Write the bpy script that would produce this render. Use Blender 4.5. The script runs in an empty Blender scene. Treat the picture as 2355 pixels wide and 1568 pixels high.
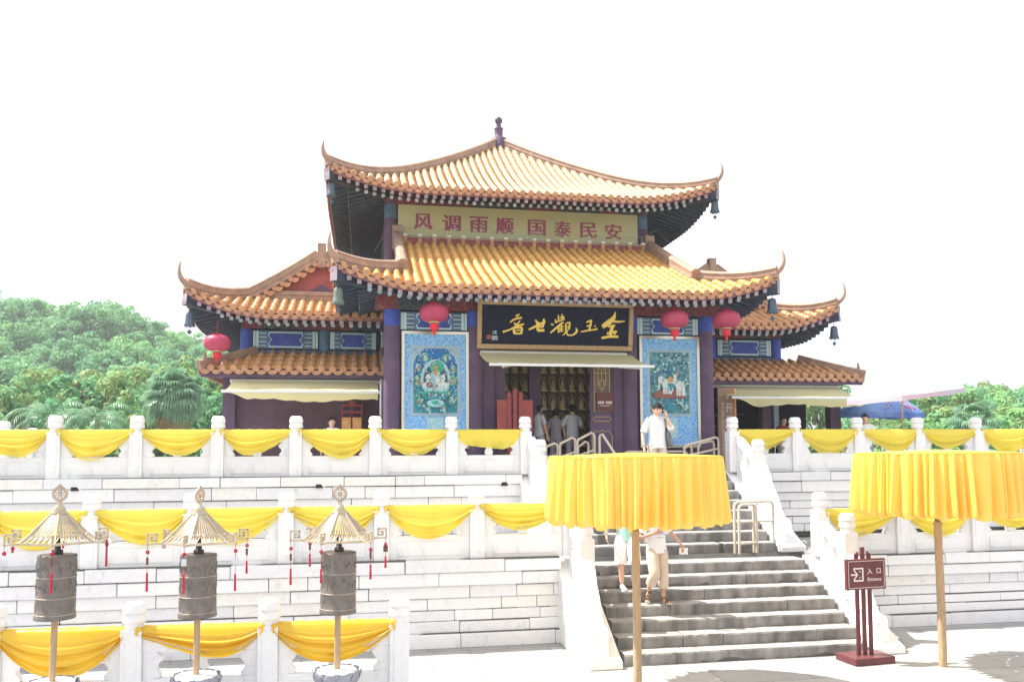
import bpy, math, random
from math import sin, cos, pi, radians, sqrt, atan2, hypot
from mathutils import Vector, Matrix
SC = bpy.context.scene
COL = SC.collection
# ------------------------------------------------------------------ camera
EYE, FPX, PITCH, YHOR, ROLL = 3.04, 1900.0, radians(3.5), 1040.0, radians(0.3)
cd = bpy.data.cameras.new('camera')
cam = bpy.data.objects.new('camera', cd)
COL.objects.link(cam)
cam.location = (0, 0, EYE)
cam.matrix_world = Matrix.Translation((0, 0, EYE)) @ Matrix.Rotation(pi/2+PITCH, 4, 'X') @ Matrix.Rotation(-ROLL, 4, 'Z')
cd.sensor_width = 36.0
cd.lens = FPX/2355*36
cd.shift_y = (YHOR - FPX*math.tan(PITCH) - 784)/2355
cd.clip_start, cd.clip_end = 0.1, 4000
SC.camera = cam
# ------------------------------------------------------------------ sky, sun, exposure
SUN = Vector((-0.54, 0.10, 0.83)).normalized()
w = bpy.data.worlds.new('World')
SC.world = w
w.use_nodes = True
nt = w.node_tree
nt.nodes.clear()
out = nt.nodes.new('ShaderNodeOutputWorld')
bg = nt.nodes.new('ShaderNodeBackground')
sky = nt.nodes.new('ShaderNodeTexSky')
sky.sky_type = 'NISHITA'
sky.sun_disc = False
sky.sun_elevation = math.asin(SUN.z)
sky.sun_rotation = atan2(SUN.x, SUN.y)
sky.air_density, sky.dust_density, sky.ozone_density = 1.0, 4.0, 1.0
veil = nt.nodes.new('ShaderNodeMixRGB')          # thin bright cloud veil over the whole sky
veil.inputs[0].default_value = 0.72
veil.inputs[2].default_value = (13.2, 13.3, 13.6, 1)
nt.links.new(sky.outputs[0], veil.inputs[1])
nt.links.new(veil.outputs[0], bg.inputs[0])
bg.inputs[1].default_value = 0.056
nt.links.new(bg.outputs[0], out.inputs[0])
sl = bpy.data.lights.new('sun', 'SUN')
sl.energy = 4.5
sl.angle = radians(0.5)
sl.color = (1.0, 0.96, 0.88)
sun = bpy.data.objects.new('sun', sl)
COL.objects.link(sun)
sun.rotation_euler = (-SUN).to_track_quat('-Z', 'Y').to_euler()
sun.location = (-20, 10, 50)
vs = SC.view_settings
vs.view_transform, vs.look, vs.gamma, vs.use_curve_mapping = 'Standard', 'None', 1.0, False
vs.exposure = 1.24
SC.render.engine = 'CYCLES'
SC.cycles.max_bounces = 8
SC.cycles.transparent_max_bounces = 12
# ------------------------------------------------------------------ frame of the temple
PSI = radians(10)
CX, CY = -0.38, 25.6
UX, UY, NX, NY = cos(PSI), sin(PSI), -sin(PSI), cos(PSI)
def W(a, b, z=0.0):
    return Vector((CX+a*UX+b*NX, CY+a*UY+b*NY, z))
def hash1(*k):
    return random.Random(repr(k)).random()
# ------------------------------------------------------------------ mesh builder
class MB:
    def __init__(s):
        s.v, s.f, s.m, s.sm = [], [], [], []
    def add(s, vs_, fs, mat=0, smooth=False):
        o = len(s.v)
        s.v.extend([tuple(p) for p in vs_])
        for f in fs:
            s.f.append(tuple(i+o for i in f)); s.m.append(mat); s.sm.append(smooth)
        return s
    def box(s, x0, x1, y0, y1, z0, z1, mat=0):
        return s.add([(x0,y0,z0),(x1,y0,z0),(x1,y1,z0),(x0,y1,z0),(x0,y0,z1),(x1,y0,z1),(x1,y1,z1),(x0,y1,z1)],
                     [(0,3,2,1),(4,5,6,7),(0,1,5,4),(1,2,6,5),(2,3,7,6),(3,0,4,7)], mat)
    def hexa(s, p, mat=0):
        return s.add(p, [(0,3,2,1),(4,5,6,7),(0,1,5,4),(1,2,6,5),(2,3,7,6),(3,0,4,7)], mat)
    def beam(s, p, q, wd, ht, mat=0, endmat=None, up=(0,0,1)):
        p, q = Vector(p), Vector(q)
        d = (q-p).normalized(); u = Vector(up)
        sd = d.cross(u).normalized()*wd/2; u2 = sd.cross(d).normalized()*ht/2
        vv = [p-sd-u2, p+sd-u2, p+sd+u2, p-sd+u2, q-sd-u2, q+sd-u2, q+sd+u2, q-sd+u2]
        s.add(vv, [(0,1,5,4),(1,2,6,5),(2,3,7,6),(3,0,4,7),(4,5,6,7)], mat)
        s.add(vv[:4], [(3,2,1,0)], mat if endmat is None else endmat)
        return s
    def tube(s, pts, rad, n=8, mat=0, cap=True, smooth=True, close=False, capmat=None):
        pts = [Vector(p) for p in pts]
        N = len(pts)
        rr = rad if isinstance(rad, (list, tuple)) else [rad]*N
        t0 = (pts[1]-pts[0]).normalized()
        ref = Vector((0,0,1)) if abs(t0.z) < .9 else Vector((1,0,0))
        nrm = t0.cross(ref).normalized()
        vs_, fs = [], []
        for i, p in enumerate(pts):
            if close: t = (pts[(i+1)%N]-pts[i-1])
            else: t = (pts[min(i+1,N-1)]-pts[max(i-1,0)])
            t = t.normalized() if t.length > 1e-9 else t0
            nrm = (nrm - t*nrm.dot(t)).normalized()
            bn = t.cross(nrm)
            for k in range(n):
                a = 2*pi*k/n
                vs_.append(p+(nrm*cos(a)+bn*sin(a))*rr[i])
        for i in range(N if close else N-1):
            j = (i+1) % N
            for k in range(n):
                l = (k+1) % n
                fs.append((i*n+k, i*n+l, j*n+l, j*n+k))
        s.add(vs_, fs, mat, smooth)
        if cap and not close:
            cm = mat if capmat is None else capmat
            s.add(vs_[:n], [tuple(range(n))[::-1]], cm)
            s.add(vs_[-n:], [tuple(range(n))], cm)
        return s
    def lathe(s, prof, n=16, c=(0,0,0), mat=0, smooth=True, sx=1, sy=1, ph=0.0, cap=True):
        vs_, fs = [], []
        for r, z in prof:
            for k in range(n):
                a = 2*pi*k/n+ph
                vs_.append((c[0]+r*cos(a)*sx, c[1]+r*sin(a)*sy, c[2]+z))
        for i in range(len(prof)-1):
            for k in range(n):
                l = (k+1) % n
                fs.append((i*n+k, i*n+l, (i+1)*n+l, (i+1)*n+k))
        s.add(vs_, fs, mat, smooth)
        if cap:
            s.add(vs_[:n], [tuple(range(n))[::-1]], mat)
            s.add(vs_[-n:], [tuple(range(n))], mat)
        return s
    def ball(s, c, r, n=10, m=7, mat=0, rot=None):
        r = r if isinstance(r, (list, tuple)) else (r,)*3
        vs_ = []
        for i in range(m+1):
            t = pi*i/m
            for k in range(n):
                a = 2*pi*k/n
                p = Vector((r[0]*sin(t)*cos(a), r[1]*sin(t)*sin(a), r[2]*cos(t)))
                if rot: p = rot @ p
                vs_.append(Vector(c)+p)
        fs = [(i*n+k, (i+1)*n+k, (i+1)*n+(k+1)%n, i*n+(k+1)%n) for i in range(m) for k in range(n)]
        return s.add(vs_, fs, mat, True)
    def grid(s, rows, mat=0, smooth=True):
        n = len(rows[0])
        vs_ = [p for r in rows for p in r]
        fs = [(i*n+k, i*n+k+1, (i+1)*n+k+1, (i+1)*n+k) for i in range(len(rows)-1) for k in range(n-1)]
        return s.add(vs_, fs, mat, smooth)
    def slab(s, poly, fn, d0, d1, mat=0):
        """poly: 2-D outline; fn(u,v,d) -> point; a plate between depths d0 and d1"""
        n = len(poly)
        vs_ = [fn(u, v, d0) for u, v in poly]+[fn(u, v, d1) for u, v in poly]
        fs = [tuple(range(n)), tuple(range(2*n-1, n-1, -1))]
        fs += [(i, n+i, n+(i+1) % n, (i+1) % n) for i in range(n)]
        return s.add(vs_, fs, mat)
    def plate(s, poly, fn, d, mat=0):
        return s.add([fn(u, v, d) for u, v in poly], [tuple(range(len(poly)))], mat)
    def mesh(s, name, mats):
        me = bpy.data.meshes.new(name)
        me.from_pydata(s.v, [], s.f)
        for m in (mats if isinstance(mats, (list, tuple)) else [mats]):
            me.materials.append(m)
        me.polygons.foreach_set('material_index', s.m)
        me.polygons.foreach_set('use_smooth', s.sm)
        me.update()
        return me
    def build(s, name, mats, parent=None, loc=None, rotz=None, bevel=0):
        return put(name, s.mesh(name, mats), parent, loc, rotz, bevel)
def put(name, me, parent=None, loc=None, rotz=None, bevel=0):
    o = bpy.data.objects.new(name, me)
    COL.objects.link(o)
    if parent is not None: o.parent = parent
    if loc is not None: o.location = loc
    if rotz is not None: o.rotation_euler = (0, 0, rotz)
    if bevel:
        b = o.modifiers.new('bevel', 'BEVEL')
        b.width, b.segments, b.limit_method, b.angle_limit = bevel, 2, 'ANGLE', radians(40)
    return o
def tag(o, label=None, cat=None, group=None, kind=None):
    if label: o['label'] = label
    if cat: o['category'] = cat
    if group: o['group'] = group
    if kind: o['kind'] = kind
    return o
def thing(name, label, cat, a, b, z, rot=0.0, group=None, world=False):
    o = bpy.data.objects.new(name, None)
    o.empty_display_size = .2
    COL.objects.link(o)
    o.location = (a, b, z) if world else W(a, b, z)
    o.rotation_euler = (0, 0, rot if world else PSI+rot)
    return tag(o, label, cat, group)
def copy_tree(o, parent=None):
    c = o.copy()
    COL.objects.link(c)
    if parent is not None: c.parent = parent
    for ch in list(o.children): copy_tree(ch, c)
    return c
# ------------------------------------------------------------------ materials
def mat(name, col, rough=.6, spec=.4, metal=0.0, var=0.0, vscale=8.0, col2=None, bump=0.0, bscale=40.0, detail=4,
        trans=0.0, coat=0.0, stretch=None, thr=None):
    m = bpy.data.materials.new(name)
    m.use_nodes = True
    t = m.node_tree
    N, L = t.nodes, t.links
    bs = N['Principled BSDF']
    bs.inputs['Roughness'].default_value = rough
    bs.inputs['Specular IOR Level'].default_value = spec
    bs.inputs['Metallic'].default_value = metal
    bs.inputs['Coat Weight'].default_value = coat
    c = tuple(col)+(1,)
    bs.inputs['Base Color'].default_value = c
    tc = N.new('ShaderNodeTexCoord')
    src = tc.outputs['Object']
    if stretch:
        mp = N.new('ShaderNodeMapping'); mp.inputs['Scale'].default_value = stretch
        L.new(src, mp.inputs[0]); src = mp.outputs[0]
    if var or col2:
        nz = N.new('ShaderNodeTexNoise'); nz.inputs['Scale'].default_value = vscale; nz.inputs['Detail'].default_value = detail
        L.new(src, nz.inputs['Vector'])
        rp = N.new('ShaderNodeValToRGB')
        lo, hi = thr or (.32, .68)
        rp.color_ramp.elements[0].position, rp.color_ramp.elements[1].position = lo, hi
        c2 = tuple(col2) if col2 else tuple(x*(1-var) for x in col)
        c1 = tuple(col) if col2 else tuple(min(1, x*(1+var)) for x in col)
        rp.color_ramp.elements[0].color = c2+(1,)
        rp.color_ramp.elements[1].color = c1+(1,)
        L.new(nz.outputs[0], rp.inputs[0]); L.new(rp.outputs[0], bs.inputs['Base Color'])
    if bump:
        nb = N.new('ShaderNodeTexNoise'); nb.inputs['Scale'].default_value = bscale; nb.inputs['Detail'].default_value = 5
        L.new(src, nb.inputs['Vector'])
        bp = N.new('ShaderNodeBump'); bp.inputs['Strength'].default_value = bump; bp.inputs['Distance'].default_value = .02
        L.new(nb.outputs[0], bp.inputs['Height']); L.new(bp.outputs[0], bs.inputs['Normal'])
    if trans:
        tr = N.new('ShaderNodeBsdfTranslucent'); mx = N.new('ShaderNodeMixShader')
        mx.inputs[0].default_value = trans
        if var or col2: L.new(rp.outputs[0], tr.inputs[0])
        else: tr.inputs[0].default_value = c
        L.new(bs.outputs[0], mx.inputs[1]); L.new(tr.outputs[0], mx.inputs[2])
        L.new(mx.outputs[0], N['Material Output'].inputs[0])
    return m
def marble_mat(name, base, vein, dirt):
    """white marble: grey veins, rain stains, block to block tint"""
    m = mat(name, base, rough=.45, spec=.4, bump=.08, bscale=18)
    t = m.node_tree; N, L = t.nodes, t.links
    bs = N['Principled BSDF']
    tc = N['Texture Coordinate'] if 'Texture Coordinate' in N else [n for n in N if n.type == 'TEX_COORD'][0]
    v = N.new('ShaderNodeTexNoise'); v.inputs['Scale'].default_value = 2.2; v.inputs['Detail'].default_value = 8; v.inputs['Distortion'].default_value = 2.2
    L.new(tc.outputs['Object'], v.inputs['Vector'])
    r = N.new('ShaderNodeValToRGB')
    e = r.color_ramp.elements
    e[0].position, e[1].position = .46, .56
    e[0].color = tuple(base)+(1,); e[1].color = tuple(base)+(1,)
    k = e.new(.505); k.color = tuple(vein)+(1,)
    L.new(v.outputs[0], r.inputs[0])
    d = N.new('ShaderNodeTexNoise'); d.inputs['Scale'].default_value = 5; d.inputs['Detail'].default_value = 9; d.inputs['Roughness'].default_value = .7
    mp = N.new('ShaderNodeMapping'); mp.inputs['Scale'].default_value = (1, 1, .45)
    L.new(tc.outputs['Object'], mp.inputs[0]); L.new(mp.outputs[0], d.inputs['Vector'])
    r2 = N.new('ShaderNodeValToRGB')
    r2.color_ramp.elements[0].position, r2.color_ramp.elements[1].position = .57, .80
    r2.color_ramp.elements[0].color = (0,0,0,1); r2.color_ramp.elements[1].color = (.75,.75,.75,1)
    L.new(d.outputs[0], r2.inputs[0])
    mx = N.new('ShaderNodeMixRGB'); mx.inputs[2].default_value = tuple(dirt)+(1,)
    L.new(r2.outputs[0], mx.inputs[0]); L.new(r.outputs[0], mx.inputs[1])
    L.new(mx.outputs[0], bs.inputs['Base Color'])
    return m
M = {}
M['marble'] = marble_mat('white_marble', (.80,.80,.81), (.765,.765,.78), (.44,.43,.42))
M['marble_b'] = marble_mat('white_marble_grey', (.745,.745,.765), (.69,.69,.72), (.40,.39,.385))
M['marble_c'] = marble_mat('white_marble_warm', (.80,.785,.765), (.74,.72,.70), (.43,.40,.37))
M['lotus'] = mat('shaded_lotus_marble', (.36,.37,.42), .6, .3, col2=(.27,.28,.32), vscale=6, detail=8)  # darker marble for the petals: their shade is put into the colour
M['joint'] = mat('dark_joint', (.12,.12,.11), .9)
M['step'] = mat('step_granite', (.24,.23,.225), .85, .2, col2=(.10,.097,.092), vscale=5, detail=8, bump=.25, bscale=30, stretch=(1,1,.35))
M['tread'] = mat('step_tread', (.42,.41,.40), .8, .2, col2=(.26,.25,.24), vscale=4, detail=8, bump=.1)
M['paving'] = None
M['glaze'] = mat('amber_glazed_tile', (.78,.45,.13), .46, .35, col2=(.60,.29,.08), vscale=3.2, detail=7, bump=.06, bscale=25)
M['glaze_old'] = mat('weathered_amber_tile', (.64,.34,.15), .48, .4, col2=(.42,.20,.10), vscale=4, detail=8, bump=.12, bscale=20)
M['pan'] = mat('amber_pan_tile', (.66,.36,.10), .5, .3, col2=(.47,.23,.07), vscale=6, detail=7)
M['tile_end'] = mat('tile_end_clay', (.58,.30,.15), .5, .4, col2=(.36,.18,.12), vscale=9, detail=6)
M['glaze_pale'] = mat('glare_pale_tile', (.74,.50,.29), .48, .35, col2=(.60,.37,.20), vscale=3.2, detail=7, bump=.06, bscale=25)  # paler tile for the upper roof: sun glare put into the colour
M['pan_pale'] = mat('tan_pan_tile', (.50,.32,.17), .5, .3, col2=(.38,.23,.12), vscale=6, detail=7)  # duller tan than the amber pans, for the upper roof
M['ridge'] = mat('ridge_tile', (.43,.29,.21), .5, .4, col2=(.29,.185,.145), vscale=5, detail=8, bump=.15, bscale=14)
M['maroon'] = mat('maroon_paint', (.100,.062,.108), .62, .22, col2=(.070,.046,.082), vscale=3, detail=8, bump=.04)
M['maroon_red'] = mat('gable_red_paint', (.22,.060,.062), .7, .3, var=.18, vscale=2.5)
M['dark_rafter'] = mat('dark_green_rafter', (.036,.050,.074), .7, .3, col2=(.022,.030,.052), vscale=4)
M['rafter_end'] = mat('pale_rafter_end', (.235,.18,.215), .6, .3, var=.3, vscale=9)
M['dot_end'] = mat('round_rafter_end', (.31,.38,.48), .5, .4, var=.4, vscale=4)
M['fascia'] = mat('eave_board_red', (.27,.12,.13), .6, .3, var=.15, vscale=4)
M['soffit'] = mat('dark_blue_soffit', (.030,.040,.095), .75, .3, var=.3, vscale=3)
M['blue'] = mat('painted_blue', (.035,.06,.30), .55, .4, var=.2, vscale=6)
M['teal'] = mat('painted_teal', (.07,.13,.22), .55, .4, var=.25, vscale=6)
M['pale_line'] = mat('painted_pale_line', (.42,.54,.55), .6, .3)
M['gold_dim'] = mat('dull_gold_line', (.36,.28,.14), .5, .5)
M['gold'] = mat('gold_leaf', (.86,.62,.12), .35, .5, metal=.25)
M['gold_frame'] = mat('carved_gilt_frame', (.40,.26,.12), .5, .5, col2=(.24,.15,.08), vscale=30, bump=.5, bscale=60)
M['plaque'] = mat('navy_lacquer', (.008,.010,.030), .6, .12, var=.3, vscale=10)
M['yellow_board'] = mat('faded_yellow_board', (.47,.43,.23), .7, .3, col2=(.40,.42,.27), vscale=1.2, detail=4)
M['red_paint'] = mat('faded_red_lettering', (.27,.075,.125), .6, .3, var=.2, vscale=8)
M['black'] = mat('black', (.012,.012,.014), .6)
M['steel'] = mat('polished_frame', (.62,.60,.50), .25, .5, metal=.7)
M['awning'] = mat('cream_awning_cloth', (.90,.84,.50), .8, .2, var=.03, vscale=2, trans=.5)
M['awning_bar'] = mat('white_awning_bar', (.75,.75,.74), .4, .5)
M['lantern'] = mat('crimson_lantern_silk', (.42,.055,.115), .45, .4, var=.12, vscale=3, trans=.25)
M['lantern_dark'] = mat('crimson_fringe', (.50,.02,.04), .7)
M['bronze_blue'] = mat('blue_bell_bronze', (.055,.085,.16), .5, .5, metal=.3, col2=(.09,.13,.15), vscale=10)
M['bell_verd'] = mat('verdigris_bell', (.10,.20,.22), .55, .4, col2=(.18,.15,.10), vscale=9)
M['cloth'] = mat('yellow_satin', (.98,.84,.15), .42, .35, var=.02, vscale=2.0, trans=.5)
M['cloth_deep'] = mat('golden_satin', (.93,.64,.055), .30, .6, var=.04, vscale=2.0, trans=.40)
M['cloth_skirt'] = mat('saffron_satin', (.95,.61,.11), .26, .8, var=.05, vscale=1.5, trans=.16, bump=.12, bscale=7, stretch=(1,1,.25))
M['bamboo'] = mat('tan_pole', (.46,.33,.20), .6, .3, col2=(.36,.25,.15), vscale=6, stretch=(6,6,.8))
M['pole_dark'] = mat('grey_pole', (.20,.16,.11), .6, .3)
M['drum'] = mat('aged_bronze', (.135,.118,.105), .5, .5, metal=.3, col2=(.095,.082,.078), vscale=14, detail=8, bump=.22, bscale=40, stretch=(1,1,.6))
M['spindle'] = mat('dark_spindle', (.03,.022,.02), .55)
M['brass'] = mat('pale_brass', (.50,.42,.31), .45, .45, metal=.25, var=.15, vscale=12)
M['brass_dark'] = mat('weathered_brass', (.30,.24,.19), .5, .45, metal=.2, var=.2, vscale=14)
M['cord'] = mat('red_cord', (.42,.03,.035), .7)
M['tassel'] = mat('crimson_tassel', (.46,.016,.05), .7, var=.2, vscale=30)
M['tag_pale'] = mat('pale_charm_card', (.55,.58,.62), .4)
M['tag_dark'] = mat('dark_wood_charm', (.16,.05,.04), .5)
M['sign'] = mat('maroon_sign_paint', (.088,.024,.028), .45, .35, var=.12, vscale=5)
M['sign_white'] = mat('pink_white_sign_paint', (.74,.66,.66), .5)
M['pipe'] = mat('beige_pipe', (.62,.55,.46), .45, .4, col2=(.52,.44,.36), vscale=7)
M['brown_banner'] = mat('brown_banner', (.23,.145,.105), .6, .3, var=.1, vscale=2)
M['red_wood'] = mat('red_lacquer_board', (.22,.042,.034), .5, .4, var=.15, vscale=4)
M['red_dark'] = mat('red_lacquer_frame', (.20,.035,.04), .5, .4)
M['orange_lamp'] = mat('orange_glass_panel', (.72,.30,.12), .4, .4, var=.25, vscale=10)
M['shop_wall'] = mat('purple_brown_shop_wall', (.085,.052,.075), .8, .2, var=.2, vscale=1.5, bump=.1)
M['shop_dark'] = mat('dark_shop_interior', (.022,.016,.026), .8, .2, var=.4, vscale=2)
M['mirror'] = mat('pale_glass_panel', (.35,.48,.55), .2, .5)
M['floor'] = mat('hall_floor', (.16,.13,.12), .5)
M['niche'] = mat('dark_gilt_niche', (.15,.10,.062), .5, .5, col2=(.09,.058,.062), vscale=4)
M['figurine'] = mat('gilt_figurine', (.62,.48,.26), .4, .5, metal=.2)
M['plate'] = mat('gilt_name_plate', (.72,.52,.22), .4, .4)
M['brocade'] = None
M['skin'] = mat('skin', (.58,.36,.27), .55, .35, var=.06, vscale=8)
M['skin_tan'] = mat('tan_skin', (.44,.25,.18), .55, .35, var=.06, vscale=8)
M['hair'] = mat('black_hair', (.014,.012,.012), .75, .2, bump=.4, bscale=60)
M['white_cloth'] = mat('white_cotton', (.80,.80,.82), .8, .2, var=.03, vscale=5, bump=.25, bscale=9)
M['grey_cloth'] = mat('pale_grey_cotton', (.66,.66,.72), .8, .2, bump=.25, bscale=9)
M['dim_cloth'] = mat('grey_cotton', (.32,.30,.36), .8, .2, bump=.25, bscale=9)
M['khaki'] = mat('khaki_cotton', (.46,.38,.31), .8, .2, bump=.35, bscale=10, var=.04)
M['cream'] = mat('cream_cotton', (.74,.70,.70), .8, .2, bump=.35, bscale=10)
M['mint'] = mat('mint_cotton', (.30,.52,.45), .8, .2, bump=.3, bscale=9)
M['sandal'] = mat('brown_sandal', (.12,.07,.05), .6)
M['sole'] = mat('pale_sole', (.60,.55,.50), .7)
M['sneaker'] = mat('white_sneaker', (.72,.70,.70), .6)
M['bag'] = mat('black_grey_bag', (.07,.07,.085), .55, .4, col2=(.25,.25,.28), vscale=4, stretch=(8,8,1))
M['grey_text'] = mat('grey_print', (.16,.16,.2), .7)
M['parasol_white'] = mat('white_parasol_cloth', (.80,.80,.82), .8, .2, trans=.35)
M['parasol_grey'] = mat('lavender_parasol_cloth', (.50,.49,.55), .8, .2, trans=.2)
M['parasol_pink'] = mat('pink_parasol_cloth', (.62,.47,.56), .8, .2, trans=.35)
M['parasol_blue'] = mat('blue_parasol_cloth', (.07,.15,.44), .7, .2, col2=(.22,.33,.62), vscale=2.2, thr=(.40,.70), trans=.2)
M['parasol_red'] = mat('red_parasol_print', (.62,.06,.10), .7, trans=.2)
M['bark'] = mat('bark', (.17,.13,.10), .9, .1, var=.3, vscale=6, bump=.4)
M['soil'] = mat('forest_floor', (.07,.10,.05), 1, 0, var=.4, vscale=.3)
M['straw'] = mat('dead_palm_thatch', (.34,.23,.10), .9, .1, var=.3, vscale=8)
def leaf(name, c, c2, trans=.42, vs_=.7):
    return mat(name, c, .6, .25, col2=c2, vscale=vs_, detail=3, trans=trans)
M['leaf_a'] = leaf('leaf_green', (.24,.48,.21), (.15,.36,.165))
M['leaf_b'] = leaf('leaf_bluegreen', (.20,.46,.22), (.13,.34,.165))
M['leaf_c'] = leaf('leaf_olive', (.31,.42,.15), (.215,.33,.13))
M['leaf_d'] = leaf('leaf_fresh', (.32,.57,.22), (.21,.45,.18))
M['leaf_palm'] = leaf('leaf_palm', (.27,.46,.27), (.14,.28,.17), .4, 3)
M['leaf_palm'].node_tree.nodes['Principled BSDF'].inputs['Roughness'].default_value = .32
def brocade():
    m = mat('blue_brocade', (.12,.28,.62), .6, .3)
    t = m.node_tree; N, L = t.nodes, t.links
    tc = [n for n in N if n.type == 'TEX_COORD'][0]
    vo = N.new('ShaderNodeTexVoronoi'); vo.inputs['Scale'].default_value = 17; vo.feature = 'DISTANCE_TO_EDGE'
    nz = N.new('ShaderNodeTexNoise'); nz.inputs['Scale'].default_value = 9
    ad = N.new('ShaderNodeMixRGB'); ad.inputs[0].default_value = .12
    L.new(tc.outputs['Object'], nz.inputs['Vector']); L.new(tc.outputs['Object'], ad.inputs[1]); L.new(nz.outputs[1], ad.inputs[2])
    L.new(ad.outputs[0], vo.inputs['Vector'])
    r = N.new('ShaderNodeValToRGB')
    r.color_ramp.elements[0].position, r.color_ramp.elements[1].position = .03, .22
    r.color_ramp.elements[0].color = (.22,.42,.60,1); r.color_ramp.elements[1].color = (.095,.23,.54,1)
    L.new(vo.outputs['Distance'], r.inputs[0]); L.new(r.outputs[0], N['Principled BSDF'].inputs['Base Color'])
    return m
M['brocade'] = brocade()
def paving():
    m = mat('pale_stone_paving', (.62,.61,.60), .7, .3, bump=.05, bscale=30)
    t = m.node_tree; N, L = t.nodes, t.links
    tc = [n for n in N if n.type == 'TEX_COORD'][0]
    br = N.new('ShaderNodeTexBrick')
    br.inputs['Scale'].default_value = 1.0
    br.inputs['Brick Width'].default_value, br.inputs['Row Height'].default_value = 1.25, .62
    br.inputs['Mortar Size'].default_value = .006
    br.inputs['Color1'].default_value = (.40,.395,.395,1); br.inputs['Color2'].default_value = (.34,.335,.34,1)
    br.inputs['Mortar'].default_value = (.13,.125,.12,1)
    L.new(tc.outputs['Object'], br.inputs['Vector'])
    d = N.new('ShaderNodeTexNoise'); d.inputs['Scale'].default_value = 1.6; d.inputs['Detail'].default_value = 10; d.inputs['Roughness'].default_value = .7
    L.new(tc.outputs['Object'], d.inputs['Vector'])
    r = N.new('ShaderNodeValToRGB'); r.color_ramp.elements[0].position, r.color_ramp.elements[1].position = .50, .70
    r.color_ramp.elements[0].color = (0,0,0,1); r.color_ramp.elements[1].color = (.7,.7,.7,1)
    mx = N.new('ShaderNodeMixRGB'); mx.inputs[2].default_value = (.23,.22,.215,1)
    L.new(d.outputs[0], r.inputs[0]); L.new(r.outputs[0], mx.inputs[0]); L.new(br.outputs[0], mx.inputs[1])
    L.new(mx.outputs[0], N['Principled BSDF'].inputs['Base Color'])
    return m
M['paving'] = paving()
def beam_paint():
    """dark beam with faded red fields and thin gilt scrolls"""
    m = mat('painted_beam', (.05,.04,.06), .6, .3)
    t = m.node_tree; N, L = t.nodes, t.links
    tc = [n for n in N if n.type == 'TEX_COORD'][0]
    wv = N.new('ShaderNodeTexNoise'); wv.inputs['Scale'].default_value = 1.1; wv.inputs['Detail'].default_value = 0
    L.new(tc.outputs['Object'], wv.inputs['Vector'])
    r = N.new('ShaderNodeValToRGB'); e = r.color_ramp.elements
    e[0].position, e[1].position = .46, .52
    e[0].color = (.035,.045,.060,1); e[1].color = (.15,.030,.040,1)
    L.new(wv.outputs[0], r.inputs[0])
    v = N.new('ShaderNodeTexVoronoi'); v.inputs['Scale'].default_value = 7; v.feature = 'DISTANCE_TO_EDGE'
    L.new(tc.outputs['Object'], v.inputs['Vector'])
    r2 = N.new('ShaderNodeValToRGB'); r2.color_ramp.elements[0].position, r2.color_ramp.elements[1].position = .015, .035
    r2.color_ramp.elements[0].color = (.30,.30,.30,1); r2.color_ramp.elements[1].color = (0,0,0,1)
    L.new(v.outputs['Distance'], r2.inputs[0])
    mx = N.new('ShaderNodeMixRGB'); mx.inputs[2].default_value = (.55,.44,.25,1)
    L.new(r2.outputs[0], mx.inputs[0]); L.new(r.outputs[0], mx.inputs[1]); L.new(mx.outputs[0], N['Principled BSDF'].inputs['Base Color'])
    return m
M['beam'] = beam_paint()
def richer(k, names):
    for n_ in names:
        t = M[n_].node_tree
        def up(c): return tuple(min(.9, x*k) for x in c[:3])+(1,)
        for nd in t.nodes:
            if nd.type == 'VALTORGB' and any(l.to_socket.name in ('Base Color', 'Color', 'Color1') for l in nd.outputs[0].links):
                for e in nd.color_ramp.elements: e.color = up(e.color)
            if nd.type == 'BSDF_PRINCIPLED': nd.inputs['Base Color'].default_value = up(nd.inputs['Base Color'].default_value)
            if nd.type == 'BSDF_TRANSLUCENT': nd.inputs[0].default_value = up(nd.inputs[0].default_value)
richer(1.45, ['maroon','maroon_red','dark_rafter','rafter_end','dot_end','fascia','soffit','blue','teal','pale_line','gold_dim','gold_frame','yellow_board','red_paint','beam','shop_wall','niche','figurine','plate','brocade','brown_banner','red_wood','red_dark','orange_lamp','step','drum','brass_dark','sign','floor'])
richer(1.35, ['lantern','lantern_dark','mint','khaki','cream','skin','skin_tan','dim_cloth'])
# ------------------------------------------------------------------ lettering
def text_geo(body, size=1.0, bold=0.0):
    c = bpy.data.curves.new('lettering', 'FONT')
    c.body, c.size, c.resolution_u, c.offset = body, size, 3, bold
    c.align_x = 'CENTER'
    o = bpy.data.objects.new('lettering', c)
    COL.objects.link(o)
    dg = bpy.context.evaluated_depsgraph_get()
    me = bpy.data.meshes.new_from_object(o.evaluated_get(dg))
    vs_ = [v.co.copy() for v in me.vertices]
    fs = [tuple(p.vertices) for p in me.polygons]
    bpy.data.objects.remove(o); bpy.data.curves.remove(c); bpy.data.meshes.remove(me)
    xs = [v.x for v in vs_]; ys = [v.y for v in vs_]
    cx, cy = (min(xs)+max(xs))/2, (min(ys)+max(ys))/2
    return [(v.x-cx, v.y-cy) for v in vs_], fs, max(xs)-min(xs), max(ys)-min(ys)
def put_text(mb, body, fn, d, cx, cy, wd=None, ht=None, mat=0, bold=0.0):
    g, fs, w0, h0 = text_geo(body, 1.0, bold)
    sx = wd/w0 if wd else ht/h0
    sy = ht/h0 if ht else sx
    if not wd: sx = sy
    mb.add([fn(cx+x*sx, cy+y*sy, d) for x, y in g], fs, mat)
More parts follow.
